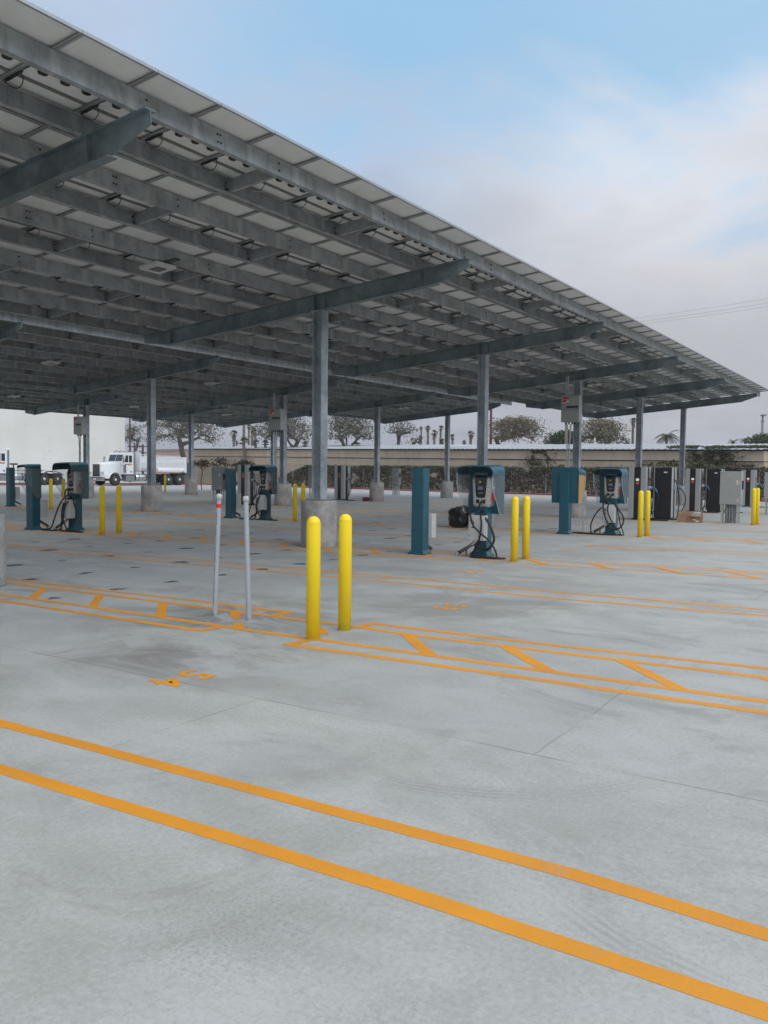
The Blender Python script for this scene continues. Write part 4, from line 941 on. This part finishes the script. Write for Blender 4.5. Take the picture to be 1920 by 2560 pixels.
def tree(name, lb, tpx, cpx, rpx, dep, seed, ntips=110, leaves=34, lm=oak, r0=.32, group=None, lsz=(.05, .125), spread=.62, cat='tree', fork=None, low=-.62):
    s = FPX/dep; base = at(tpx[0], tpx[1], dep); base.z = -.1
    ctr = at(cpx[0], cpx[1], dep); rad = (rpx[0]/s, rpx[0]/s*.85, rpx[1]/s)
    fz = (min(2.2, ctr.z - rad[2]*.75)) if fork is None else fork
    top = base.copy(); top.z = max(1.2, fz); top += Vector((ctr.x-base.x, ctr.y-base.y, 0))*.15
    nodes, par, rr, tips = skeleton(Vector((0, 0, 0)), top-base, ctr-base, rad, ntips, seed, r0*.62, low)
    r = empty(name, base, 0, lb, cat, group)
    m = MB()
    for i, p in enumerate(par):
        if p >= 0: m.cyl(nodes[p], nodes[i], rr[p] if p > 2 or i == p+1 else min(rr[p], rr[i]*1.25), rr[i], n=5 if rr[i] > .05 else 3, caps=False)
    m.build('trunk', bark, r)
    q = random.Random(seed+50); l = LeafMB()
    for t_ in tips:
        c = nodes[t_]; n = int(leaves*.55*q.uniform(.0, 2.2))
        for _ in range(n): l.leaf(c + Vector((q.gauss(0, spread), q.gauss(0, spread), q.gauss(0, spread*.36))), q.uniform(*lsz), q)
    if l.v: l.build('crown', lm, r)
    return r
G1 = 'trees behind the tan building'
tree('broadleaf_tree', 'small tree at the corner of the white building', (331, 1140), (330, 1092), (26, 26), 100, 1, 60, 30, oak2, .25, G1)
tree('broadleaf_tree', 'large spreading tree directly behind the dump truck', (463, 1150), (462, 1078), (108, 52), 84, 2, 330, 24, oak2, .42, G1, spread=.5, fork=2.2)
tree('broadleaf_tree', 'spreading tree left of the big near column, behind the tan building', (722, 1150), (712, 1076), (82, 44), 84, 3, 260, 28, oak2, .36, G1)
tree('broadleaf_tree', 'dark forked tree just right of the big near column', (862, 1150), (874, 1072), (74, 48), 84, 4, 250, 27, oak2, .34, G1, spread=.5)
tree('bare_tree', 'nearly leafless tree behind the tan building, left of the fan palms', (1001, 1150), (1003, 1082), (50, 36), 84, 5, 130, 5, oak2, .3, G1, low=-.1)
tree('broadleaf_tree', 'rounded olive brown tree just right of the blue charger with white box', (1262, 1150), (1290, 1082), (76, 40), 82, 6, 300, 30, oak, .34, G1, spread=.5)
tree('broadleaf_tree', 'wide olive brown tree between the inverter column and the next column', (1500, 1150), (1502, 1086), (70, 40), 82, 7, 280, 26, oak, .32, G1, spread=.5)
tree('bare_tree', 'small bare tree at the foot of the tall palm, right of the wide olive tree', (1562, 1150), (1560, 1105), (20, 16), 82, 8, 60, 1, oak, .12, G1)
tree('shrub_tree', 'dense dark green round tree left of the inverter column', (1420, 1150), (1415, 1101), (27, 18), 90, 9, 80, 60, bush, .2, G1, lsz=(.1, .2))
tree('shrub_tree', 'low dark green tree left of the dense round green one', (1385, 1150), (1385, 1112), (22, 6), 92, 10, 40, 40, bush, .15, G1)
tree('shrub_tree', 'bright green bush rising above the right end of the tan roof', (1912, 1150), (1912, 1108), (30, 19), 66, 12, 90, 70, bush, .15, G1, lsz=(.06, .14), spread=.4)
tree('bare_tree', 'small twiggy tree right of the leafless tree', (1040, 1150), (1038, 1105), (18, 13), 86, 13, 50, 4, oak2, .12, G1)
tree('dry_shrub', 'rust brown shrub before the tan wall, right of the dump truck', (505, 1212), (505, 1162), (22, 14), 62, 21, 46, 9, leafmat('rusty_leaves', (.14, .06, .035), (.2, .1, .055), (.08, .04, .03)), .06, 'dry shrubs by the tan wall', cat='shrub', fork=.5, spread=.16, lsz=(.05, .11))
tree('dry_shrub', 'dry shrub with long bare stems against the tan wall, above the far grey cabinet', (545, 1212), (552, 1160), (26, 18), 62, 22, 50, 6, leafmat('rusty_leaves', (.12, .07, .04), (.16, .1, .06), (.08, .05, .03)), .06, 'dry shrubs by the tan wall', cat='shrub', fork=.4, spread=.16, lsz=(.05, .10))
tree('dry_shrub', 'greenish brown shrub behind the far fast charger by the tan wall', (600, 1213), (612, 1170), (34, 18), 61, 23, 70, 22, grn, .05, 'dry shrubs by the tan wall', cat='shrub', fork=.4, spread=.22, lsz=(.04, .09))

def palm(px, ptop, rpx, dep, kind, seed, lb, skirt=.5):
    s = FPX/dep; top = at(px, ptop, dep); base = Vector((top.x, top.y, -.1)); q = random.Random(seed); R_ = rpx/s
    r = empty('palm_tree', base, 0, lb, 'palm tree', 'palms on the skyline'); h = top.z-base.z
    lean = Vector((q.uniform(-.25, .25), q.uniform(-.25, .25), 0))
    m = MB(); m.tube([(-lean.x, -lean.y, 0), (-lean.x*.3, -lean.y*.3, h*.5), (0, 0, h)], min(.17, R_*.28+.05), 7, rr=min(.13, R_*.2+.04)); m.build('trunk', palmt, r)
    m = MB()
    nf = 21 if kind == 'fan' else 26
    for i in range(nf):
        az = q.random()*6.28; e0 = q.uniform(-.5, 1.35) if kind == 'fan' else q.uniform(.1, 1.3)
        d = Vector((math.cos(az)*math.cos(e0), math.sin(az)*math.cos(e0), math.sin(e0))); side = Vector((-math.sin(az), math.cos(az), 0)); top_ = Vector((0, 0, h))
        if kind == 'fan':
            pet = top_ + d*R_*.45; nrm = side.cross(d)
            for k in range(9):
                a = R(-75+150*k/8); dd = (d*math.cos(a) + side*math.sin(a)).normalized(); tip = pet + dd*R_*q.uniform(.5, .68) + Vector((0, 0, -.12*R_*abs(a)))
                w_ = (side*math.cos(a) - d*math.sin(a))*R_*.055
                m.add([pet, pet+dd*R_*.3+w_, tip, pet+dd*R_*.3-w_], [(0, 1, 2, 3)])
            m.tube([top_, pet], R_*.02, 3, smooth_pts=False)
        else:
            prev = top_; L_ = R_*q.uniform(.85, 1.15); dirv = d.copy(); pts = [prev]
            for k in range(7): dirv = (dirv + Vector((0, 0, -.26))).normalized(); prev = prev + dirv*L_/6; pts.append(prev)
            m.tube(pts, R_*.012, 3, smooth_pts=False)
            for k in range(1, 7):
                for j in (0, .5):
                    c = pts[k-1].lerp(pts[k], j)
                    for sg in (-1, 1):
                        dl = (side*sg*.8 + (pts[k]-pts[k-1]).normalized()*.5 + Vector((0, 0, -.45))).normalized()*R_*.24; w_ = (pts[k]-pts[k-1]).normalized()*R_*.035
                        m.add([c-w_, c+w_, c+dl], [(0, 1, 2)])
    m.build('crown', palmg, r)
    if kind == 'fan' and skirt:
        m = MB()
        for i in range(int(8+12*min(1, skirt))):
            az = q.random()*6.28; z0 = h - q.random()*R_*skirt*.8; o_ = Vector((math.cos(az), math.sin(az), 0)); sd = Vector((-math.sin(az), math.cos(az), 0))
            a = Vector((0, 0, z0))+o_*.1; b = a + o_*R_*.28 + Vector((0, 0, -R_*.32)); c = b+Vector((0, 0, -R_*.35))-o_*R_*.08
            m.add([a, b+sd*R_*.13, c, b-sd*R_*.13], [(0, 1, 2, 3)])
        m.build('dead_fronds', mat('dead_frond', (.19, .15, .115), .9, 0, .3, 2), r)
    return r
PL_ = [(584.5, 1085, 12, 92, 'fan', 1.2, 'fan palm alone in the sky gap right of the big spreading tree'), (591.7, 1106, 6, 96, 'fan', .5, 'tiny fan palm low behind the lone fan palm'),
       (609.8, 1106, 15, 84, 'fan', .0, 'low bushy fan palm at the foot of the very tall palm'), (610.5, 1018, 14, 88, 'fan', .8, 'very tall palm whose bare trunk crosses the sky gap'),
       (622, 1066, 7, 98, 'fan', .5, 'thin distant palm just right of the very tall palm'), (630.5, 1074, 10, 94, 'fan', .8, 'left of two fan palms overlapping beside the third row column'), (637, 1080, 9, 92, 'fan', .8, 'right of two fan palms overlapping beside the third row column'),
       (639, 1108, 12, 84, 'fan', 0, 'low fan palm just above the roof below the two overlapping fan palms'), (663, 1108, 11, 84, 'fan', 0, 'low fan palm above the roof beside the third row column'), (762, 1112, 10, 84, 'fan', 0, 'low fan palm between tree and big near column'),
       (892, 1112, 11, 84, 'fan', 0, 'low fan palm in front of the dark forked tree'), (1050.5, 1095, 8, 86, 'fan', 1.6, 'shaggy brown palm beside the twiggy small tree'),
       (1053, 1071, 6, 100, 'fan', .2, 'first tall slim palm of the row, from the left, over the shaggy brown palm'), (1069.6, 1071, 9, 96, 'fan', .15, 'second tall slim palm of the row, from the left'), (1086.2, 1083, 10, 94, 'fan', 1.3, 'shorter palm with drooping skirt between two tall slim palms'),
       (1102, 1071, 9, 96, 'fan', .15, 'tall slim palm touching the tall blue post column side'), (1106, 1104, 9, 86, 'fan', 0, 'low round palm beside the second row end column'), (1131.5, 1092, 8, 92, 'fan', .7, 'medium palm right of the second row end column'),
       (1160.5, 1106, 7, 94, 'fan', .3, 'small low palm between the medium palm and the bushy fan palm'), (1177, 1086, 11, 84, 'fan', 1.0, 'bushy fan palm just left of the blue hooded charger'),
       (1364.7, 1094, 6, 98, 'fan', .5, 'small palm right of the rounded olive brown tree'), (1391, 1101, 6, 98, 'fan', .2, 'small palm left of the dense dark green tree'),
       (1583, 1052, 10, 82, 'fan', 1.8, 'tall shaggy palm with twin trunks look beside the fourth column'), (1667, 1092, 32, 88, 'feather', 0, 'feathery green palm between the two right-hand columns'),
       (1833, 1106, 15, 96, 'feather', 0, 'leftmost of the three hazy feather palms at the right edge'), (1863, 1101, 16, 96, 'feather', 0, 'middle of the three hazy feather palms at the right edge'), (1889, 1101, 17, 96, 'feather', 0, 'rightmost of the three hazy feather palms, beside the bright green bush')]
for i, (px, py, rp, dp_, kd, sk, lb) in enumerate(PL_): palm(px, py, rp, dp_, kd, 100+i, lb, sk)

# poles and wires
def pole(px, ytop, dep, rad, lb, mt, arms=(), name='utility_pole', lamp=False, cat='pole'):
    t_ = at(px, ytop, dep); r = empty(name, (t_.x, t_.y, -.1), YAW+PI/2, lb, cat)
    m = MB(); m.cyl((0, 0, 0), (0, 0, t_.z+.1), rad*1.25, rad, n=10); m.build('shaft', mt, r)
    for z, w_ in arms: m = MB(); m.box(-w_, w_, -.06, .06, t_.z-z-.06, t_.z-z+.06); m.cyl((w_*.8, 0, t_.z-z+.06), (w_*.8, 0, t_.z-z+.2), .04, n=6); m.cyl((-w_*.8, 0, t_.z-z+.06), (-w_*.8, 0, t_.z-z+.2), .04, n=6); m.build('cross_arm', mt, r)
    if lamp: m = MB(); m.bbox(-.16, .16, -.2, .5, t_.z-.02, t_.z+.12, .03); m.build('lamp_head', cabgrey, r); m = MB(); m.box(-.13, .13, -.13, .13, t_.z-.6, t_.z-.45); m.build('sensor_box', cabgrey, r)
wood = mat('pole_wood', (.10, .075, .06), .9, 0, .2, 2); redw = mat('pole_red_brown', (.16, .05, .045), .8); tanw = mat('pole_tan', (.32, .26, .17), .8)
pole(357, 1111, 105, .13, 'wooden utility pole with two cross arms above the dump truck', wood, ((.15, 1.3), (.95, 1.2)))
pole(324.5, 1020, 92, .09, 'tall thin pole beside the corner of the white building', wood, ())
pole(336, 1108, 98, .08, 'short pole with rungs beside the white building corner', wood, ((.3, .8), (.9, .8)))
pole(1228, 1020, 88, .13, 'dark red pole in front of the rounded olive brown tree', redw)
pole(1416, 1020, 86, .11, 'tan pole in front of the dense dark green tree', tanw)
pole(1487, 1095, 78, .08, 'short white pole above the roof by the wide olive tree', white_p)
pole(1907, 1037, 80, .09, 'light pole above the bright green bush at the right edge', cabgrey, (), 'light_pole', True)
for i, (a, b, lb) in enumerate((((1599, 791), (1920, 745), 'topmost of the three thin power lines in the sky'), ((1608, 800), (1920, 756), 'middle of the three thin power lines in the sky'), ((1612, 806), (1920, 765), 'lowest of the three thin power lines in the sky'))):
    A_ = at(*a, 92); B_ = at(*b, 74); d = B_-A_; m = MB(); P0 = A_-d*1.6; P1 = B_+d*1.0
    m.tube([P0.lerp(P1, k/12) + Vector((0, 0, (4*(k/12-.5)**2-.3)*.5)) for k in range(13)], .010, 5)
    tag(m.build('power_line', mat('wire_grey', (.30, .31, .33), .6)), lb, 'power line', 'power lines')

# white building behind the trucks, and small far buildings
def boxbldg(name, pxr, dr, pxl, dl, h, depth, mt, lb, rf=None):
    A_ = at(pxr, 1200, dr); B_ = at(pxl, 1200, dl); A_.z = B_.z = 0; d = (B_-A_); L_ = d.length; rz = math.atan2(d.y, d.x)
    r = empty(name, A_, rz, lb, 'building')
    m = MB(); m.box(0, L_, -depth, 0, 0, h); m.build('wall', mt, r)
    m = MB(); m.box(-.08, L_+.08, -depth-.08, .08, h+.002, h+.25); m.build('roof', rf or mt, r); return r
wb = bpy.data.materials.new('white_stucco'); wb.use_nodes = True; t = NT(wb.node_tree); b = t.n['Principled BSDF']; P = t.new('ShaderNodeTexCoord').outputs['Object']
n = t.noise(P, .25, 5, .6); s1 = t.noise(P, .62, 7, .72, 1.0); sp = t.new('ShaderNodeSeparateXYZ', {0: P}); 
col = t.mix(t.ramp(n, .35, .65), (.70, .68, .63), (.76, .745, .70)); col = t.mix(t.m('MULTIPLY', t.ramp(s1, .62, .68), .5), col, (.38, .38, .37)); col = t.mix(t.ramp(t.noise(t.vm('MULTIPLY', P, (1, 1, .08)), 1.6, 4), .55, .8, 0, .25), col, (.60, .60, .58))
t.put(b.inputs['Base Color'], col); b.inputs['Roughness'].default_value = .85
boxbldg('white_building', 313, 93, -500, 79, 9.5, 20, wb, 'big blank white building with stained wall behind the trucks on the left')
boxbldg('pink_building', 482, 112, 372, 118, 3.9, 10, mat('pink_wall', (.50, .36, .31), .9, 0, .15, .6), 'low pinkish building behind the dump truck, under the large tree', mat('far_roof', (.3, .28, .27), .8))
tl = empty('portable_toilet', at(470, 1200, 88)*1.0, YAW, 'teal portable toilet behind the tail of the dump truck', 'portable toilet'); tl.location.z = 0
m = MB(); m.bbox(-.55, .55, -.55, .55, .1, 2.15, .04); m.build('cabin', mat('toilet_teal', (.03, .26, .34), .5), tl)
m = MB(); m.loft([[(-.58, -.58, 2.152), (.58, -.58, 2.152), (.58, .58, 2.152), (-.58, .58, 2.152)], [(-.35, -.35, 2.38), (.35, -.35, 2.38), (.35, .35, 2.38), (-.35, .35, 2.38)]]); m.build('roof', mat('toilet_roof', (.5, .55, .56), .5), tl)
m = MB(); m.box(-.556, -.551, -.35, .35, .2, 2.0); m.build('door', mat('toilet_door', (.02, .18, .25), .5), tl)

# ------------------------------------------------------------------ trucks (front looks to +x, origin under the front axle)
def wheel(r, x, y, s, rad=.52, wd=.28, hub=.0):
    m = MB(); m.M = Matrix.Translation((x, y, rad)) @ Matrix.Rotation(PI/2, 4, 'X'); m.smooth = True
    m.lathe([(.30, -wd/2), (.44, -wd/2-.005), (rad-.03, -wd/2+.01), (rad, -wd/2+.05), (rad, wd/2-.05), (rad-.03, wd/2-.01), (.44, wd/2+.005), (.30, wd/2)], n=32); w_ = m.build('wheel', tyre, r)
    m = MB(); m.M = Matrix.Translation((x, y, rad)) @ Matrix.Rotation(PI/2, 4, 'X'); m.smooth = True; o_ = -s  # lathe axis +z -> -y
    z = lambda q: -s*(wd/2+q)
    m.lathe([(.305, z(-.005)), (.30, z(.012)), (.27, z(-.03)), (.24, z(-.10+hub)), (.14, z(-.06+hub)), (.12, z(.03)), (.02, z(.05))], n=28)
    rm = m.build('rim', mat('rim_alloy', (.62, .62, .62), .35, .55), w_)
def truck(loc, rz, lb, dump=True):
    r = empty('dump_truck' if dump else 'semi_truck', loc, rz, lb, 'truck')
    Wd = 1.02
    m = MB()      # hood, rounded and tapering
    def hr(x, w_, z0, z1, rd=.12): return [(x, p[0], p[1]) for p in rrect(-w_, w_, z0, z1, rd, 3)]
    m.smooth = True; m.loft([hr(1.12, .55, .72, 1.92, .08), hr(1.05, .60, .72, 1.98, .14), hr(.4, .72, .85, 2.04, .16), (hr(-.85, .88, .9, 2.10, .16))]); hd_ = m.build('hood', trwhite, r)
    m = MB(); m.box(1.1205, 1.15, -.50, .50, .75, 1.88); m.build('grille_frame', chrome, hd_)
    m = MB(); m.box(1.1505, 1.16, -.46, .46, .80, 1.84); g_ = m.build('grille', mat('grille_dark', (.015, .015, .015), .6, .0), hd_)
    m = MB()
    for k in range(7): m.box(1.1605, 1.17, -.445+k*.147, -.43+k*.147, .80, 1.84)
    m.build('grille_bar', chrome, g_)
    m = MB(); m.bbox(1.12, 1.32, -1.2, 1.2, .42, .80, .05); bm_ = m.build('bumper', chrome, r)
    m = MB(); m.box(1.3205, 1.326, -.18, .18, .52, .64); m.build('number_plate', white_p, bm_)
    for s in (-1, 1):
        m = MB(); m.smooth = True    # fender arc
        rg = []
        for k in range(13):
            a = R(8+164*k/12); xx, zz = .70*math.cos(a)+.0, .52+.70*math.sin(a)
            rg.append([(xx*.93, s*.62, .52+(zz-.52)*.93), (xx, s*.62, zz), (xx, s*1.14, zz-.04), (xx*.93, s*1.16, .52+(zz-.52)*.93)])
        m.loft(rg); m.smooth = False; m.bbox(.62, 1.15, min(s*.58, s*1.14), max(s*.58, s*1.14), .62, 1.02, .06); m.build('front_fender', trwhite, r)
        m = MB(); m.bbox(1.06, 1.20, s*.86-.17, s*.86+.17, 1.03, 1.24, .05); h_ = m.build('headlight', mat('headlight_glass', (.6, .62, .63), .12, .3, coat=.8), r)
        wheel(r, 0, s*1.02, s)
        m = MB(); m.cyl((-1.0, s*1.0, 1.15), (-1.0, s*1.0, 1.85), .19, n=18); m.build('air_cleaner', chrome, r)
        m = MB(); m.cyl((-2.12, s*.98, .95), (-2.12, s*.98, 2.95), .10, n=14); m.build('exhaust_stack', chrome, r)
        m = MB(); m.box(-.72, -.62, s*1.32-.09, s*1.32+.09, 1.95, 2.55); m.tube([(-.85, s*1.0, 2.65), (-.7, s*1.3, 2.62), (-.66, s*1.32, 2.2), (-.7, s*1.3, 1.85), (-.85, s*1.0, 1.85)], .014, 5, smooth_pts=False); m.build('mirror', chrome, r)
    m = MB(); m.smooth = False
    m.prism([(-.80, 1.0), (-.80, 2.12), (-1.02, 2.82), (-1.12, 2.90), (-1.95, 2.92), (-1.98, 2.86), (-1.98, 1.0)], 'y', -1.03, 1.03) ; cb = m.build('cab', trwhite, r)
    m = MB(); m.prism([(-.845, 2.16), (-.835, 2.16), (-1.005, 2.72), (-1.02, 2.72)], 'y', -.92, -.03); m.prism([(-.845, 2.16), (-.835, 2.16), (-1.005, 2.72), (-1.02, 2.72)], 'y', .03, .92)
    ww = m.build('windshield', winm, cb); ww.location = (.035, 0, .0)
    for s in (-1, 1):
        m = MB(); m.prism([(-1.02, 2.08), (-1.42, 2.04), (-1.42, 2.66), (-1.15, 2.66)], 'y', s*1.031, s*1.037); m.prism([(-1.5, 2.04), (-1.82, 2.04), (-1.82, 2.66), (-1.5, 2.66)], 'y', s*1.031, s*1.037); m.build('side_window', winm, cb)
        m = MB(); m.box(-1.55, -1.35, s*1.031, s*1.035, 1.80, 1.93) if s > 0 else m.box(-1.55, -1.35, s*1.035, s*1.031, 1.80, 1.93); m.build('door_lettering', mat('decal_red', (.6, .06, .03), .5), cb)
        m = MB(); m.box(-1.80, -1.58, min(s*1.031, s*1.035), max(s*1.031, s*1.035), 1.79, 1.94); m.build('door_lettering', mat('decal_orange', (.65, .2, .05), .5), cb)
        m = MB(); m.box(-1.32, -1.1, min(s*1.031, s*1.035), max(s*1.031, s*1.035), 1.83, 1.92); m.build('door_lettering', mat('decal_blue', (.06, .07, .25), .5), cb)
        m = MB(); m.cyl((-1.72, s*1.031, 1.22), (-1.72, s*1.036, 1.22), .08, n=10); m.build('door_emblem', ink, cb)
        m = MB(); m.bbox(-2.05, -1.1, min(s*.7, s*1.12), max(s*.7, s*1.12), .38, .9, .02); m.build('battery_box', mat('tread_steel', (.3, .32, .34), .4, .6), r)
        m = MB(); m.smooth = True; m.M = Matrix.Translation((-2.2, s*.86, .72)) @ Matrix.Rotation(-PI/2, 4, 'Y'); m.lathe([(.05, 0), (.28, .01), (.31, .04), (.31, 1.36), (.28, 1.39), (.05, 1.40)], n=24); tk = m.build('fuel_tank', chrome, r)
        m = MB(); m.M = Matrix.Translation((0, s*.86, .72)) @ Matrix.Rotation(-PI/2, 4, 'Y')
        for zz in (2.5, 3.3): m.lathe([(.312, zz), (.32, zz), (.32, zz+.06), (.312, zz+.06)], n=24, cap=False)
        m.build('tank_strap', darkm, tk)
    m = MB()
    for k in (-2, -1, 0, 1, 2): m.bbox(-1.32, -1.22, k*.36-.05, k*.36+.05, 2.925, 3.02, .02)
    m.build('roof_light', mat('amber_dark', (.25, .07, .03), .4), cb)
    m = MB(); m.cyl((-1.5, -.3, 2.98), (-1.1, -.3, 3.06), .05, .09); m.cyl((-1.5, .35, 2.98), (-1.1, .35, 3.06), .05, .09); m.build('air_horn', chrome, cb)
    rear = -8.0 if dump else -7.5
    m = MB(); m.box(rear+.1, .9, -.45, -.30, .72, 1.0); m.box(rear+.1, .9, .30, .45, .72, 1.0); m.box(-.3, .3, -.9, .9, .42, .60); m.box(-2.1, -2.0, -1.0, 1.0, .7, 1.0); m.build('chassis', darkm, r)
    ax = (-5.85, -7.15) if dump else (-5.35, -6.65)
    for x in ax:
        m = MB(); m.cyl((x, -.8, .52), (x, .8, .52), .1, n=8); m.build('axle', darkm, r)
        for s in (-1, 1): wheel(r, x, s*1.04, s, hub=0); m = MB(); m.M = Matrix.Translation((x, s*.72, .52)) @ Matrix.Rotation(PI/2, 4, 'X'); m.smooth = True; m.lathe([(.3, -.13), (.5, -.13), (.52, -.08), (.52, .08), (.5, .13), (.3, .13)], n=24); m.build('inner_tyre', tyre, r)
    if dump:
        m = MB()     # half-round steel body
        prof = [(-1.24, 2.50), (-1.24, 2.40), (-1.20, 2.05), (-1.02, 1.58), (-.80, 1.34), (-.55, 1.24), (.55, 1.24), (.80, 1.34), (1.02, 1.58), (1.20, 2.05), (1.24, 2.40), (1.24, 2.50)]
        inn = [(y*.955, z+.03) for y, z in prof][::-1]; inn[0] = (1.18, 2.50); inn[-1] = (-1.18, 2.50)
        sec = prof+inn; m.smooth = False; m.loft([[(x, p[0], p[1]) for p in sec] for x in (-2.55, -7.75)])
        m.box(-2.60, -2.545, -1.22, 1.22, 1.30, 3.0); m.prism([(-1.2, 1.3), (1.2, 1.3), (1.24, 2.5), (-1.24, 2.5)], 'x', -7.80, -7.755)
        bd = m.build('dump_body', trwhite, r)
        m = MB()
        for s in (-1, 1):
            m.bbox(-7.85, -2.5, min(s*1.19, s*1.29), max(s*1.19, s*1.29), 2.501, 2.60, .02)
            m.prism([(s*.55, 1.30), (s*1.25, 1.24), (s*1.27, 1.42), (s*1.02, 1.60), (s*.95, 1.56)], 'x', -7.85, -4.6)
            m.bbox(-7.9, -7.72, min(s*1.0, s*1.28), max(s*1.0, s*1.28), 1.15, 2.60, .02)
        m.build('body_rail', trwhite, bd)
        m = MB(); m.tube([(-2.7, -1.0, 2.95), (-5, -.3, 2.72), (-7.6, .8, 2.68)], .04, 6); m.box(-2.9, -2.5, -.7, .7, 2.95, 3.02); m.build('tarp_arm', mat('arm_white', (.6, .6, .6), .4), bd)
        m = MB(); m.box(-8.0, -7.86, -1.1, 1.1, .95, 1.1); m.build('tail_bar', darkm, r)
        m = MB()
        for x in (-4.9, -7.5):
            m.bbox(x-.08, x+.08, 1.271, 1.29, 1.28, 1.32, .004)
        m.build('marker_light', mat('amber_lamp', (.5, .12, .03), .4), bd)
    else:
        m = MB(); m.bbox(-2.3, -1.99, -1.0, 1.0, .95, 3.1, .05); m.build('sleeper_back', trwhite, r)
        m = MB(); m.bbox(-6.6, -5.5, -.55, .55, 1.12, 1.22, .03); m.prism([(-5.5, 1.12), (-5.5, 1.2), (-7.0, 1.12)], 'y', -.5, .5); m.build('fifth_wheel', darkm, r)
        for s in (-1, 1):
            m = MB(); m.smooth = True; rg = []
            for k in range(9):
                a = R(20+140*k/8); xx = -6.0+1.35*math.cos(a); zz = .62+.62*math.sin(a); rg.append([(xx, s*.8, zz), (xx, s*1.22, zz), (xx, s*1.22, zz+.03), (xx, s*.8, zz+.03)])
            m.loft(rg); m.build('rear_fender', trwhite, r)
        m = MB(); m.bbox(-6.5, -3.3, -.5, .5, 1.23, 1.30, .02); m.build('deck_plate', mat('deck_steel', (.5, .52, .53), .35, .7), r)
        m = MB(); m.smooth = True; m.lathe([(.12, 1.72), (.34, 1.72), (.36, 1.78), (.34, 1.86), (.12, 1.86)], (-3.0, .3, 0), n=20); m.cyl((-3.0, .3, 1.3), (-3.0, .3, 1.72), .05); m.build('hose_reel', blackp, r)
    return r
hd2 = Vector((-.949, .316, 0)); trz = math.atan2(.316, -.949) + R(16); hd2 = Vector((math.cos(trz), math.sin(trz), 0)); lf2 = Vector((-hd2.y, hd2.x, 0))
truck(gnd(289.5, 1214.5) - lf2*1.16, trz, 'white dump truck with chrome grille parked before the far wall')
truck(gnd(128, 1212.5) - lf2*1.16 + hd2*6.0, trz, 'white semi tractor cut off by the left edge, with silver fuel tank', False)

# ------------------------------------------------------------------ thin marine haze
hz = bpy.data.materials.new('haze_air'); hz.use_nodes = True; t = NT(hz.node_tree); t.n.clear()
v = t.new('ShaderNodeVolumePrincipled', {'Color': (.86, .90, .98, 1), 'Density': .0007, 'Anisotropy': .2}); o_ = t.new('ShaderNodeOutputMaterial'); t.l.new(v.outputs[0], o_.inputs['Volume'])
m = MB(); m.box(-252, 802, -302, 702, -1.0, 26); h = m.build('haze', hz); tag(h, kind='stuff')
